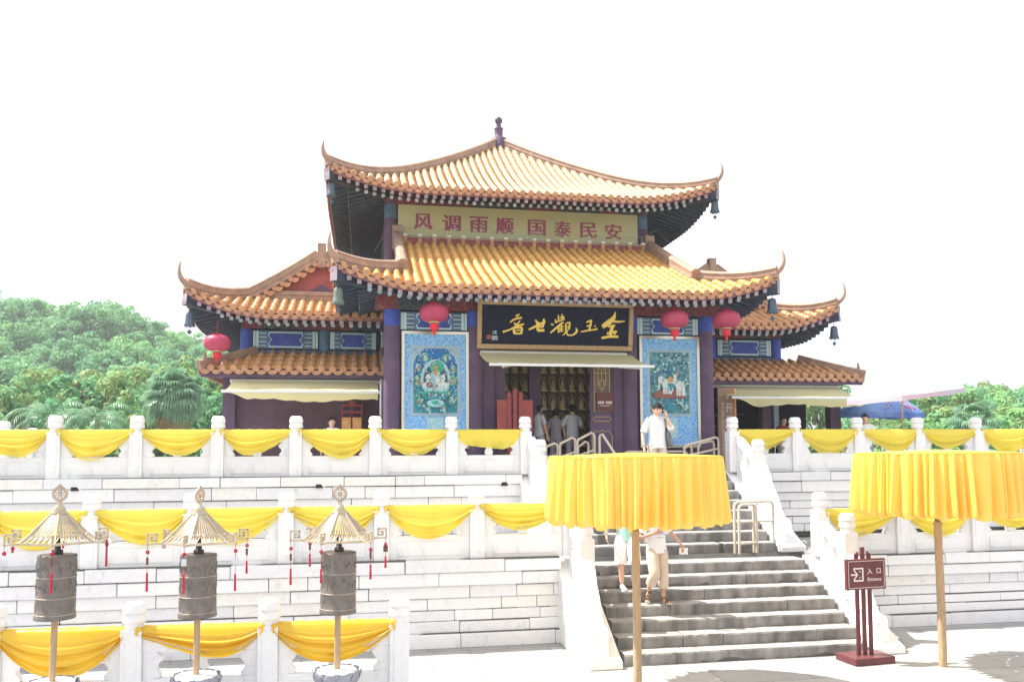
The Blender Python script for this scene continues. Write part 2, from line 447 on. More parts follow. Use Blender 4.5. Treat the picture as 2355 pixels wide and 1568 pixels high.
def stroke(mb, pts, fn, d, mat=0):
    """brush stroke: (x, y, width) points joined into a ribbon with rounded ends"""
    L_, R_ = [], []
    n = len(pts)
    P = []
    for i in range(n-1):
        for k in range(4):
            t = k/4
            p0, p1, p2, p3 = pts[max(i-1,0)], pts[i], pts[i+1], pts[min(i+2,n-1)]
            P.append([.5*((2*p1[j])+(-p0[j]+p2[j])*t+(2*p0[j]-5*p1[j]+4*p2[j]-p3[j])*t*t+(-p0[j]+3*p1[j]-3*p2[j]+p3[j])*t**3) for j in range(3)])
    P.append(list(pts[-1]))
    for i, (x, y, wd) in enumerate(P):
        a, b = P[max(i-1,0)], P[min(i+1,len(P)-1)]
        dx, dy = b[0]-a[0], b[1]-a[1]
        l = hypot(dx, dy) or 1
        nx, ny = -dy/l*wd/2, dx/l*wd/2
        L_.append((x+nx, y+ny)); R_.append((x-nx, y-ny))
    vs_ = [fn(x, y, d) for x, y in L_]+[fn(x, y, d) for x, y in R_]
    m = len(P)
    mb.add(vs_, [(i, i+1, m+i+1, m+i) for i in range(m-1)], mat)
# ------------------------------------------------------------------ ground, hill, terraces, stairs
ORG = {}
def house(name, label, cat, a, b, z):
    r = thing(name, label, cat, a, b, z)
    ORG[r.name] = (-a, -b, -z)
    return r
def hp(mb, name, mats, root, bevel=0):
    return mb.build(name, mats, root, loc=ORG.get(root.name), bevel=bevel)
def front(u, v, d): return (u, -d, v)
ZL, ZR, ZLAND, ZUP = 1.36, 1.24, 1.19, 2.60
BL, BU = -12.1, -8.9           # faces of the lower and the upper terrace
g = MB(); g.grid([[(x, y, -.012) for x in (-600, -60, 0, 60, 600)] for y in (-200, -20, 60, 400, 900)], smooth=False)
tag(g.build('ground', M['soil']), kind='structure')
g = MB(); g.box(-34, 34, -30, -9.0, -.10, 0)
tag(g.build('plaza', M['paving'], loc=W(0,0,0), rotz=PSI), kind='structure')
g = MB(); g.box(-13.2, 13.2, BL+.1, BU+.3, .9, ZL-.02)
g2 = MB(); g2.box(-13.2, -.95, BL+.25, BU+.3, .3, ZL-.03); g2.box(-.95, 3.85, -10.95, BU+.3, .3, ZLAND-.004); g2.box(3.85, 13.2, BL+.25, BU+.3, .3, ZR-.03)
tag(g2.build('terrace_floor', M['tread'], loc=W(0,0,0), rotz=PSI), kind='structure')
g = MB(); g.box(-13.4, 13.4, BU+.3, 14, 1.0, ZUP-.03)
tag(g.build('courtyard_floor', M['paving'], loc=W(0,0,0), rotz=PSI), kind='structure')

def course_wall(name, label, a0, a1, b, courses, seed, depth=.5):
    """courses: (z0, z1, outward offset); each course is laid in blocks of random length"""
    root = thing(name, label, 'terrace wall', a0, b, courses[-1][0])
    rnd = random.Random(seed)
    back = MB(); zb = courses[-1][0]
    for z0, z1, off in courses: back.box(.02, a1-a0-.02, -off+.025, depth, z0-zb, z1-zb-.002)
    back.build('core', M['joint'], root)
    blocks = [MB(), MB(), MB()]
    for z0, z1, off in courses:
        x = -rnd.uniform(0, .8)
        while x < a1-a0:
            l = rnd.uniform(.55, 1.75)
            xa, xb = max(x, 0)+rnd.choice((.002,.003,.005,.009)), min(x+l, a1-a0)-rnd.choice((.002,.003,.006))
            if xb-xa > .05:
                o = off+rnd.uniform(-.008, .008)
                gp = rnd.choice((.002, .003, .004, .009, .016))
                k = rnd.choice((0,0,1,1,2))
                z = z0-zb
                dz = rnd.uniform(-.002, .002)
                t = rnd.uniform(-.004, .004)
                blocks[k].hexa([(xa,-o,z+.001),(xb,-o+t,z+.001),(xb,depth-.02,z+.001),(xa,depth-.02,z+.001),
                                (xa,-o,z1-zb-gp+dz),(xb,-o+t,z1-zb-gp-dz),(xb,depth-.02,z1-zb-gp),(xa,depth-.02,z1-zb-gp)])
            x += l
    for k, mm in enumerate(('marble','marble_b','marble_c')):
        if blocks[k].v: blocks[k].build('block_course', M[mm], root, bevel=.012)
    return root
def courses_of(top, zs, offs):
    out_, z = [], top
    for h, o in zip(zs, offs):
        out_.append((z-h, z, o)); z -= h
    return out_
LH = [.20,.21,.20,.19,.16,.18,.22]
course_wall('terrace_wall', 'white marble block wall under the lower balustrade, left of the stairs', -13.2, -.97, BL, courses_of(ZL, LH, [.10,.06,.0,-.04,.0,.03,.12]), 3)
course_wall('terrace_wall', 'white marble block wall rising from the plaza to the right of the entrance sign', 3.87, 13.2, BL, courses_of(ZR, [.18,.19,.18,.17,.15,.16,.21], [.10,.06,.0,-.04,.0,.03,.12]), 5)
course_wall('terrace_wall', 'upper white marble block wall below the temple terrace, left of the stairs', -13.2, -1.0, BU, courses_of(ZUP, [.19,.24,.20,.18,.18,.17,.14], [.10,.06,.0,-.03,.0,.02,.06]), 8)
course_wall('terrace_wall', 'upper white marble block wall below the temple terrace, right of the stairs', 3.75, 13.2, BU, courses_of(ZUP, [.19,.24,.18,.17,.16,.16,.16], [.10,.06,.0,-.03,.0,.02,.06]), 9)

def stairs(label, a0, a1, b0, n, z0, seed, rise=.17, run=.29):
    root = thing('stone_staircase', label, 'staircase', (a0+a1)/2, b0, z0)
    rnd = random.Random(seed); hw = (a1-a0)/2
    for k in range(n):
        x = -hw
        mb = MB()
        cuts = sorted(rnd.uniform(-hw+.5, hw-.5) for _ in range(3 if k % 2 else 2))
        xs = [-hw]+cuts+[hw]
        for xa, xb in zip(xs, xs[1:]):
            if xb-xa < .25: continue
            o = rnd.uniform(-.012, .012); dz = rnd.uniform(-.004, .004)
            y0 = k*run+o; y1 = (k+1)*run+.12
            za, zb = k*rise+.001, (k+1)*rise+dz
            m = 5
            # worn front edge: slightly wavy nosing
            rows = []
            for yy, zz in ((y0+.012, za), (y0+.002, zb-.03), (y0+.012, zb-.006), (y0+.035, zb), (y1, zb)):
                rows.append([(xa+.004+(xb-xa-.008)*i/14, yy+(rnd.uniform(-.004,.004) if yy < y0+.03 else 0), zz+(rnd.uniform(-.003,.003) if zz > zb-.02 else 0)) for i in range(15)])
            nb = len(mb.v)
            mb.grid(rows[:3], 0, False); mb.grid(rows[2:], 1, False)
            mb.add([(xa+.004,y0+.012,za),(xa+.004,y0+.002,zb-.03),(xa+.004,y0+.035,zb),(xa+.004,y1,zb),(xa+.004,y1,za)], [(0,1,2,3,4)], 0)
            mb.add([(xb-.004,y0+.012,za),(xb-.004,y0+.002,zb-.03),(xb-.004,y0+.035,zb),(xb-.004,y1,zb),(xb-.004,y1,za)], [(4,3,2,1,0)], 0)
        mb.box(-hw+.02, hw-.02, k*run+.02, (k+1)*run+.30, max(0,k*rise-.17)+.002, (k+1)*rise-.012, 2)
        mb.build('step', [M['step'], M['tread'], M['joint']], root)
    return root
S1A, S1B, S2A, S2B = -.45, 3.36, -.50, 3.38
stairs('lower flight of seven worn grey stone steps rising from the plaza beside the entrance sign', S1A, S1B, -13.8, 7, 0, 4)
stairs('upper flight of grey stone steps behind the yellow parasol, up to the temple terrace', S2A, S2B, -10.95, 8, ZLAND, 6, rise=.1763)

# ------------------------------------------------------------------ balustrades
PW = .235
def post_mesh(h):
    mb = MB()
    c = h-.30
    mb.box(-PW/2, PW/2, -PW/2, PW/2, 0, c)
    mb.box(-PW/2+.05, PW/2-.05, -PW/2-.008, -PW/2+.02, .12, c-.12)
    r = .127
    mb.lathe([(r*.86, c), (r*.80, c+.05), (r*.82, c+.075)], 20)
    mb.lathe([(r*.82, c+.07), (r*1.03, c+.075), (r*1.04, c+.09), (r*.93, c+.165), (r*.84, c+.18)], 20)
    mb.lathe([(r*.80, c+.175), (r*1.02, c+.182), (r*1.03, c+.197), (r*.97, c+.24), (r*.86, c+.285), (r*.62, c+.302)], 20)
    return mb.mesh('post', M['marble'])
def panel_mesh(wd, rail, seed):
    """solid lower slab, wavy brackets and a vase under a top rail"""
    mb = MB(); t = .065
    x0, x1 = PW/2, wd-PW/2
    L_ = x1-x0
    s = rail*.44
    o1 = rail*.72
    mb.box(x0, x1, -t, t, 0, s)
    mb.box(x0+.13, x1-.13, -t-.012, -t+.02, .06, s-.08)
    mb.box(x0, x1, -t-.01, t+.01, o1+.012, rail)
    mb.box(x0, x0+.13, -t+.006, t-.006, s-.005, o1+.02)
    mb.box(x1-.13, x1, -t+.006, t-.006, s-.005, o1+.02)
    fn = lambda u, v, d: (u, d, v)
    def wave(cx, sgn):
        pts = []
        for i in range(13):
            k = i/12
            pts.append((cx+sgn*(.035+.028*sin(k*2*pi*1.5+.6)+.02*k), s+(o1-s)*k))
        return pts
    for cx, sg in ((x0+.13, 1), (x1-.13, -1)):
        p = wave(cx, sg)
        mb.slab([(cx-sg*.02, s), *p, (cx-sg*.02, o1+.02)][::sg], fn, -t+.01, t-.01)
    mid = (x0+x1)/2
    pr = [(.045+.035*abs(sin(i/12*pi*1.5+.5)), s+(o1-s)*i/12) for i in range(13)]
    mb.slab([(mid+r, z) for r, z in pr]+[(mid-r, z) for r, z in pr[::-1]], fn, -t+.015, t-.015)
    return mb.mesh('panel', M['marble_b'] if seed % 3 == 1 else M['marble'])
def balustrade(label, a, b, z, rot, xs, h, rail, seed, first=True, last=True, world=False):
    root = thing('balustrade', label, 'balustrade', a, b, z, rot, world=world)
    pm = post_mesh(h)
    for i, x in enumerate(xs):
        if (i == 0 and not first) or (i == len(xs)-1 and not last): continue
        put('post', pm, root, (x, 0, 0), bevel=.008)
    cache = {}
    for i in range(len(xs)-1):
        wd = round(xs[i+1]-xs[i], 2)
        me = cache.get((wd, i % 3)) or panel_mesh(wd, rail, i+seed)
        cache[(wd, i % 3)] = me
        put('panel', me, root, (xs[i], 0, 0), bevel=.008)
    return root
UP_A = [-12.6, -11.16, -9.72, -8.3, -6.85, -5.41, -3.9, -2.4, -.9]
UP_B = [3.58, 5.02, 6.48, 7.95, 9.41, 10.87, 12.3]
LO_A = [-12.4, -10.96, -9.52, -8.09, -6.67, -5.28, -3.83, -2.32, -.8]
LO_B = [3.68, 5.2, 6.68, 8.16, 9.64, 11.12]
FG_X = [0, 1.53, 3.06, 4.59, 6.12]
BBU, BBL = BU+.10, BL+.10
def rel(xs): return [x-xs[0] for x in xs]
balustrade('upper white marble balustrade left of the stairs, in front of the temple', UP_A[0], BBU, ZUP, 0, rel(UP_A), 1.16, .89, 0)
balustrade('upper white marble balustrade right of the stairs, below the white parasol', UP_B[0], BBU, ZUP, 0, rel(UP_B), 1.16, .89, 1)
balustrade('lower white marble balustrade left of the stairs, behind the prayer wheels', LO_A[0], BBL, ZL, 0, rel(LO_A), 1.08, .84, 2)
balustrade('lower white marble balustrade behind the right yellow parasol', LO_B[0], BBL, ZR, 0, rel(LO_B), 1.08, .78, 1)
FGO = Vector((-5.93, 9.58, .0)); FGR = atan2(10.1-9.74, 4.55-1.5)
balustrade('nearest white marble balustrade standing on the plaza behind the prayer wheels', FGO.x, FGO.y, 0, FGR, FG_X[:4], 1.32, 1.03, 0, world=True)
balustrade('short white balustrade of two posts running back at the far edge of the temple terrace', -11.76, -5.85, ZUP, pi/2+.245, [0, 5.04], 1.16, .86, 1)

def cheek(side, a, b0, b1, z0, z1, bB, zB, bA, zA, label, zpost):
    """sloping side of a flight: kerb, post, sloping panel and scrolled drum stone"""
    root = thing('stair_balustrade', label, 'balustrade', a, b0, z0)
    hw = .25
    f = lambda b, z: (b-b0, z-z0)
    k = (z1-z0-.14)/(b1-b0-.10)
    def slope(b): return z0+.14+k*max(0, b-b0-.10)
    prof = [f(b0, z0), f(b0, z0+.10), f(b0+.10, z0+.14)]+[f(b1, slope(b1)), f(b1, z0)]
    mb = MB(); mb.slab(prof, lambda u, v, d: (d, u, v), -hw, hw)
    mb.build('kerb', M['marble_c'] if side < 0 else M['marble'], root, bevel=.015)
    pm = post_mesh(zB-slope(bB)+.03)
    put('post', pm, root, (0, bB-b0, slope(bB)-z0-.03), bevel=.008)
    # sloping panel between the two posts
    mb = MB(); t = .065
    ya, yb = bB+PW/2, bA-PW/2
    rz = lambda b: slope(b)+zpost
    fn = lambda u, v, d: (d, u, v)
    mb.slab([f(ya, slope(ya)-.02), f(yb, slope(yb)-.02), f(yb, slope(yb)+zpost*.5), f(ya, slope(ya)+zpost*.5)], fn, -t, t)
    mb.slab([f(ya, rz(ya)-.14), f(yb, rz(yb)-.14), f(yb, rz(yb)), f(ya, rz(ya))], fn, -t-.012, t+.012)
    for q in (.0, .42, .84):
        y0_ = ya+(yb-ya)*q; y1_ = y0_+(yb-ya)*.16
        mb.slab([f(y0_, slope(y0_)+zpost*.45), f(y1_, slope(y1_)+zpost*.45), f(y1_, rz(y1_)-.12), f(y0_, rz(y0_)-.12)], fn, -t+.01, t-.01)
    mb.build('panel', M['marble'], root, bevel=.008)
    # drum stone: cloud-scroll outline, then a round drum face
    mb = MB()
    yB = bB-PW/2; y0 = b0+.13
    top = zpost-.02
    pts = []
    L_ = yB-y0
    for i in range(41):
        q = i/40
        b = yB-L_*q
        base = slope(b)
        hgt = top*(1-q)**1.15+.05
        hgt = max(hgt, (.26*sqrt(max(0, 1-((q-.80)/.20)**2)) if q > .6 else 0))
        bulge = .055*abs(sin(q*pi*3.2))*(1-q*.5)
        pts.append(f(b-bulge*.4, base+hgt+bulge*.7))
    poly = [f(yB, slope(yB)-.02)]+pts+[f(y0, slope(y0)-.02)]
    mb.slab(poly[::-1], fn, -.085, .085)
    for sg in (-1, 1):
        for (q, r) in ((.80, .13), (.52, .10), (.25, .12)):
            b = yB-L_*q; z = slope(b)+r+.03
            ring = [Vector((sg*.09, b-b0+r*cos(a_)*(1-a_/14), z-z0+r*sin(a_)*(1-a_/14))) for a_ in [i*.35 for i in range(36)]]
            mb.tube(ring, .012, 5)
    mb.build('drum_stone', M['marble'], root, bevel=.03)
    return root
cheek(-1, -.76, -13.95, -11.85, 0, 1.33, -12.9, 2.02, -12.0, 2.45, 'sloping white marble stair side with scrolled drum stone, left of the lower steps', .78)
cheek(1, 3.66, -13.90, -11.85, 0, 1.24, -12.85, 2.02, -12.0, 2.35, 'sloping white marble stair side with scrolled drum stone, behind the entrance sign', .76)
cheek(-1, -.80, -11.1, -8.75, ZLAND, 2.62, -9.75, 3.28, -8.8, 3.76, 'white marble stair side with a low post, left of the upper steps', .84)
cheek(1, 3.67, -11.1, -8.75, ZLAND, 2.62, -9.78, 3.27, -8.8, 3.76, 'white marble stair side with drum stone behind the folded pipe gate', .84)
# ------------------------------------------------------------------ tiled roofs
def roof_face(mb, P, zf, a0, a1, rmax, sp=.212, R=.064, r0=0.0, ends=True, tl=.30, mats=(0,1,2)):
    """P(a,r) -> plan point; zf(a,r) -> height; tubes run up the slope, pans lie between them, round and
    scalloped end tiles hang at the eave"""
    n = max(1, round((a1-a0)/sp))
    A = [a0+(a1-a0)*k/n for k in range(n+1)]
    def pt(a, r, dz=0.0):
        x, y = P(a, r)
        return Vector((x, y, zf(a, r)+dz))
    e = .02
    for k, a in enumerate(A):
        rm = rmax(a)
        if rm-r0 < .12: continue
        cnt = max(1, round((rm-r0+.03)/tl))
        vs_, fs = [], []
        sts = []
        for j in range(cnt):
            ra, rb = r0-.04+(rm-r0+.04)*j/cnt, r0-.04+(rm-r0+.04)*(j+1)/cnt
            sts += [(ra, R*1.22), (ra+.06, R*1.14), (rb-.002, R*.92)]
        for r, rad in sts:
            c = pt(a, r)
            lat = (pt(a+e, r)-pt(a-e, r)); lat.z = 0; lat.normalize()
            upv = Vector((0, 0, 1))
            jit = (hash1('t', round(a,2), round(r,1))-.5)*.010
            for q in range(7):
                an = pi*q/6
                vs_.append(c+lat*(cos(an)*rad+jit)+upv*(sin(an)*rad*1.15+.012))
        m = len(sts)
        fs = [(i*7+q, i*7+q+1, (i+1)*7+q+1, (i+1)*7+q) for i in range(m-1) for q in range(6)]
        mb.add(vs_, fs, mats[0], True)
        if ends:
            c = pt(a, r0-.045, R*.45)
            lat = (pt(a+e, r0)-pt(a-e, r0)).normalized()
            o = (pt(a, r0-.1)-pt(a, r0)); o.z = 0; o.normalize()
            rr = R*1.22
            rim = [c+lat*cos(2*pi*i/12)*rr+Vector((0,0,1))*sin(2*pi*i/12)*rr for i in range(12)]
            rim2 = [p-o*.03 for p in rim]
            inn = [c+o*.008+lat*cos(2*pi*i/12)*rr*.72+Vector((0,0,1))*sin(2*pi*i/12)*rr*.72 for i in range(12)]
            mb.add(rim+rim2+inn, [(i, 12+i, 12+(i+1)%12, (i+1)%12) for i in range(12)]+[(i, (i+1)%12, 24+(i+1)%12, 24+i) for i in range(12)]+[tuple(24+i for i in range(12))], mats[2])
    for k in range(n):
        aL, aR = A[k], A[k+1]
        rl, rr_ = rmax(aL), rmax(aR)
        if max(rl, rr_)-r0 < .1: continue
        rl, rr_ = max(rl, r0+.02), max(rr_, r0+.02)
        m = max(2, int((max(rl, rr_)-r0)/.115))
        rows = []
        for j in range(m):
            for fr, dz in ((0, .030), (.93, .004)):
                v = (j+fr)/m
                ra, rb = r0+(rl-r0)*v, r0+(rr_-r0)*v
                am = (aL+aR)/2
                rows.append([pt(aL, ra, dz+.006), pt(aL+(am-aL)*.55, ra+(rb-ra)*.28, dz-.018), pt(am, (ra+rb)/2, dz-.024), pt(aR-(aR-am)*.55, ra+(rb-ra)*.72, dz-.018), pt(aR, rb, dz+.006)])
        mb.grid(rows, mats[1], False)
        if ends:
            am, w_ = (aL+aR)/2, (aR-aL)*.47
            o = (pt(am, r0-.1)-pt(am, r0)); o.z = 0; o.normalize()
            lat = (pt(aR, r0)-pt(aL, r0)).normalized()
            c = pt(am, r0-.03, -.005)
            pl = [c+lat*w_*cos(pi+pi*i/8)*1.0+Vector((0,0,1))*(.11*sin(pi+pi*i/8)-.01)+o*(.02*abs(sin(pi*i/8))) for i in range(9)]
            bk = [p-o*.03+Vector((0,0,.004)) for p in pl]
            mb.add(pl+bk, [tuple(range(9)), tuple(range(17, 8, -1))]+[(i, 9+i, 10+i, i+1) for i in range(8)], mats[2])
def sweep(mb, pts, wd, ht, mat=0, taper=None):
    """ridge of rectangular section with a rounded cap, standing on the given line"""
    sec = [(-.5,0),(-.5,.30),(-.62,.33),(-.62,.40),(-.46,.43),(-.46,.74),(-.58,.77),(-.50,.88),(-.22,1),(.22,1),(.50,.88),(.58,.77),(.46,.74),(.46,.43),(.62,.40),(.62,.33),(.5,.30),(.5,0)]
    n = len(sec); vs_ = []
    pts = [Vector(p) for p in pts]
    for i, p in enumerate(pts):
        d = pts[min(i+1, len(pts)-1)]-pts[max(i-1, 0)]
        up = Vector((0,0,1))
        h = Vector((d.x, d.y, 0))
        sd = Vector((h.y, -h.x, 0)).normalized() if h.length > 1e-6 else Vector((1,0,0))
        nu = (up - d.normalized()*up.dot(d.normalized()))
        nu = nu.normalized() if nu.length > .05 else -h.normalized()
        s_ = taper(i/(len(pts)-1)) if taper else 1
        for x, y in sec: vs_.append(p+sd*x*wd*s_+nu*y*ht*s_)
    fs = [(i*n+k, i*n+(k+1)%n, (i+1)*n+(k+1)%n, (i+1)*n+k) for i in range(len(pts)-1) for k in range(n)]
    fs += [tuple(range(n))[::-1], tuple((len(pts)-1)*n+k for k in range(n))]
    mb.add(vs_, fs, mat)
def horn(mb, p, dirv, length, rise, r0, mat=0):
    """thin upswept ridge end"""
    d = Vector((dirv[0], dirv[1], 0)).normalized()
    pts, rad = [], []
    for i in range(13):
        t = i/12
        pts.append(Vector(p)+d*length*(sin(t*pi*.55)/sin(pi*.55))*(1-.30*t*t)+Vector((0,0,rise*t**1.7)))
        rad.append(r0*(1-t)**.75+.012)
    mb.tube(pts, rad, 8, mat)
def eaves(mb, P, zs, a0, a1, rin, half_d, sp=.21, r_f=(.04,.80), drop=0.0):
    """two rows of rafters under an eave. zs(a,r): underside height. half_d(a): distance to the corner"""
    n = round((a1-a0)/sp)
    pt = lambda a, r, dz: Vector((*P(a, r), zs(a, r)+dz))
    # eave board
    rows = []
    for k in range(n+1):
        a = a0+(a1-a0)*k/n
        rows.append([pt(a, .015, -.005), pt(a, .015, -.085), pt(a, .10, -.085), pt(a, .10, -.005)])
    mb.grid(rows, 3, False)
    for k in range(n):
        a = a0+(a1-a0)*(k+.5)/n
        lim = min(rin, half_d(a))
        if lim > .12:
            q = min(r_f[1], lim)
            mb.beam(pt(a, r_f[0], -.135), pt(a, q, -.135), .092, .095, 0, 1)
        if lim > .6:
            mb.tube([pt(a, .50, -.265), pt(a, lim, -.265)], .052, 8, 0, capmat=2)
    # boarding above the rafters
    rows = []
    m = max(2, n//2)
    for k in range(m+1):
        a = a0+(a1-a0)*k/m
        lim = max(.02, min(rin, half_d(a)))
        rows.append([pt(a, lim*j/6, -.075) for j in range(7)])
    mb.grid(rows, 4, False)
RAFT = ['dark_rafter','rafter_end','dot_end','fascia','soffit']
RAFT = [M[k] for k in RAFT]
def liftf(L, reach): return lambda d, r: L*(max(0, (reach-d)/reach))**2*max(0, 1-r/(reach*1.6))

hall = house('temple_hall', 'two-storey temple hall with amber tiled upswept roofs, maroon columns and dark eaves', 'temple', 0, -6.6, ZUP)
# --- upper pyramidal roof
H1 = 5.06
lf1 = liftf(.50, 2.5)
prof1 = lambda r: 9.58+.44*r+.037*r*r
def z1(a, r): return prof1(r)+lf1(H1-abs(a), r)
def PS(side, half, cx=0, cb=0):
    return {'f': lambda a, r: (cx+a, cb-half+r), 'r': lambda a, r: (cx+half-r, cb+a), 'b': lambda a, r: (cx-a, cb+half-r), 'l': lambda a, r: (cx-half+r, cb-a)}[side]
rt = MB()
for sd in 'frbl':
    roof_face(rt, PS(sd, H1), z1, -H1, H1, lambda a: max(0, H1-abs(a)-.06))
upper = hp(rt, 'upper_roof', [M['glaze_pale'], M['pan_pale'], M['tile_end']], hall)
for sx in (-1, 1):
    for sb in (-1, 1):
        mb = MB()
        line = []
        for i in range(31):
            k = .10+(H1-.10)*i/30
            line.append((sx*k, sb*k, z1(k, H1-k)-.03))
        sweep(mb, line, .18, .26)
        e = line[-1]
        horn(mb, (e[0]-sx*.08, e[1]-sb*.08, e[2]+.14), (sx, sb), .30, .46, .075)
        mb.build('hip_ridge', M['ridge'], upper)
mb = MB()
mb.lathe([(r_, 12.55+(z_-12.55)*.88) for r_, z_ in [(.30,12.55),(.26,12.98),(.16,13.03),(.13,13.08),(.135,13.32),(.155,13.36),(.10,13.38),(.075,13.44),(.09,13.48),(.055,13.52),(.10,13.57),(.125,13.65),(.10,13.74),(.04,13.79),(.005,13.82)]], 16)
mb.build('finial', M['maroon'], upper)
zs1 = lambda a, r: 9.52+.34*r+lf1(H1-abs(a), r)*.96
for sd in 'frbl':
    mb = MB()
    eaves(mb, PS(sd, H1), zs1, -H1, H1, 1.62, lambda a: H1-abs(a))
    mb.build('rafters', RAFT, upper)
for sx in (-1, 1):
    for sb in (-1, 1):
        mb = MB()
        zc = zs1(H1, 0)
        mb.beam((sx*(H1+.0), sb*(H1+.0), zc-.17), (sx*3.4, sb*3.4, zs1(3.4, 1.66)-.20), .20, .30, 0, 1)
        mb.build('corner_beam', [M['dark_rafter'], M['rafter_end']], upper)
# --- upper storey
mb = MB()
mb.box(-3.38, 3.38, -3.38, 3.38, 7.0, 10.2)
hp(mb, 'wall', M['soffit'], hall)
for sx in (-1, 1):
    for sb in (-1, 1):
        mb = MB(); mb.tube([(sx*3.47, sb*3.47, 7.4), (sx*3.47, sb*3.47, 10.0)], .17, 20)
        hp(mb, 'column', M['maroon'], hall)
        mb = MB(); mb.tube([(sx*3.47, sb*3.47, 9.22), (sx*3.47, sb*3.47, 9.58)], .173, 20)
        hp(mb, 'column_band', M['teal'], hall)
mb = MB()
for s in (-1, 1):
    mb.box(-3.6, 3.6, s*3.5-.12, s*3.5+.12, 9.62, 9.98)
    mb.box(s*3.5-.12, s*3.5+.12, -3.36, 3.36, 9.62, 9.98)
hp(mb, 'beam', M['beam'], hall)

# --- lower roof of the entrance bay
LC, LHF, LB, LBACK, LS = .15, 4.9, -8.2, -3.72, 3.45
lf2 = liftf(.46, 2.1)
prof2 = lambda r: 6.50+.40*r+.012*r*r
def z2f(a, r): return prof2(r)+lf2(LHF-abs(a), r)
def rm2(a): return LBACK-LB if abs(a) <= LS else max(0, LHF-abs(a)-.05)
rt = MB()
roof_face(rt, lambda a, r: (LC+a, LB+r), z2f, -LHF, LHF, rm2, sp=.218)
def z2s(b, r): return prof2(r)+lf2(b-LB, r)
for s in (-1, 1):
    P = (lambda s: (lambda b, r: (LC+s*(LHF-r), b)))(s)
    roof_face(rt, P, z2s, LB, -3.9, lambda b: min(LHF-LS, max(0, b-LB-.05)), sp=.218)
lower = hp(rt, 'lower_roof', [M['glaze'], M['pan'], M['tile_end']], hall)
mb = MB()
for s in (-1, 1):   # small gable walls over the side skirts
    pts = []
    for i in range(9):
        b = LB+(LHF-LS)+(LBACK-LB-(LHF-LS))*i/8
        pts.append((b, prof2(b-LB)-.03))
    bot = prof2(LHF-LS)-.1
    x = LC+s*(LS-.02)
    mb.add([(x, b, z) for b, z in pts]+[(x, LBACK, bot)], [tuple(range(10))], 0)
mb.build('gable_wall', M['maroon_red'], lower)
for s in (-1, 1):
    mb = MB()
    line = [(LC+s*LS, LBACK+(LB+LHF-LS-.12-LBACK)*i/20, prof2((LBACK+(LB+LHF-LS-.12-LBACK)*i/20)-LB)-.02) for i in range(21)]
    sweep(mb, line, .20, .34)
    mb.box(LC+s*LS-.13, LC+s*LS+.13, LBACK-.10, LBACK+.12, 8.35, 8.98)
    mb.build('descending_ridge', M['ridge'], lower)
    mb = MB()
    line = []
    for i in range(21):
        d = (LHF-LS)*(1-i/20)
        line.append((LC+s*(LHF-d), LB+d, z2f(LHF-d, d)-.03))
    sweep(mb, line, .18, .28)
    e = line[-1]
    horn(mb, (e[0]-s*.08, e[1]+.08, e[2]+.12), (s, -1), .30, .50, .075)
    mb.build('hip_ridge', M['ridge'], lower)
# glazed ridge band against the upper wall
mb = MB()
mb.box(-3.30, 3.60, LBACK-.06, LBACK+.16, 8.25, 8.70, 0)
mb.box(-3.30, 3.60, LBACK-.10, LBACK+.16, 8.66, 8.72, 1)
mb.box(-3.30, 3.60, LBACK-.11, LBACK+.10, 8.44, 8.475, 1)
for k in range(18):
    x = -3.1+6.5*k/17
    mb.box(x-.05, x+.05, LBACK-.115, LBACK-.05, 8.40, 8.73, 2)
    mb.box(x-.055, x+.055, LBACK-.13, LBACK, 8.70, 8.76, 3)
mb.build('ridge_band', [M['maroon_red'], M['ridge'], M['glaze_old'], M['marble_c']], lower)
mb = MB()
tops = [(-3.1+6.5*k/6, LBACK-.02, 8.94-.03*(k % 2)) for k in range(7)]
for p in tops: mb.tube([(p[0], p[1], 8.70), p], .008, 5)
mb.tube([(-3.9, LBACK-1.2, 8.0), (-3.45, LBACK-.3, 9.0)]+tops+[(3.75, LBACK-.3, 9.1), (3.9, LBACK-.6, 8.7)], .006, 5)
mb.build('lightning_wire', M['steel'], lower)
zs2f = lambda a, r: 6.44+.33*r+lf2(LHF-abs(a), r)*.96
zs2s = lambda b, r: 6.44+.33*r+lf2(b-LB, r)*.96
mb = MB(); eaves(mb, lambda a, r: (LC+a, LB+r), zs2f, -LHF, LHF, 1.42, lambda a: LHF-abs(a)); mb.build('rafters', RAFT, lower)
for s in (-1, 1):
    mb = MB(); eaves(mb, (lambda s: (lambda b, r: (LC+s*(LHF-r), b)))(s), zs2s, LB, -4.0, 1.2, lambda b: b-LB); mb.build('rafters', RAFT, lower)
    mb = MB(); mb.beam((LC+s*LHF, LB, zs2f(LHF, 0)-.17), (LC+s*3.6, LB+1.3, zs2f(3.6, 1.3)-.2), .20, .30, 0, 1)
    mb.build('corner_beam', [M['dark_rafter'], M['rafter_end']], lower)

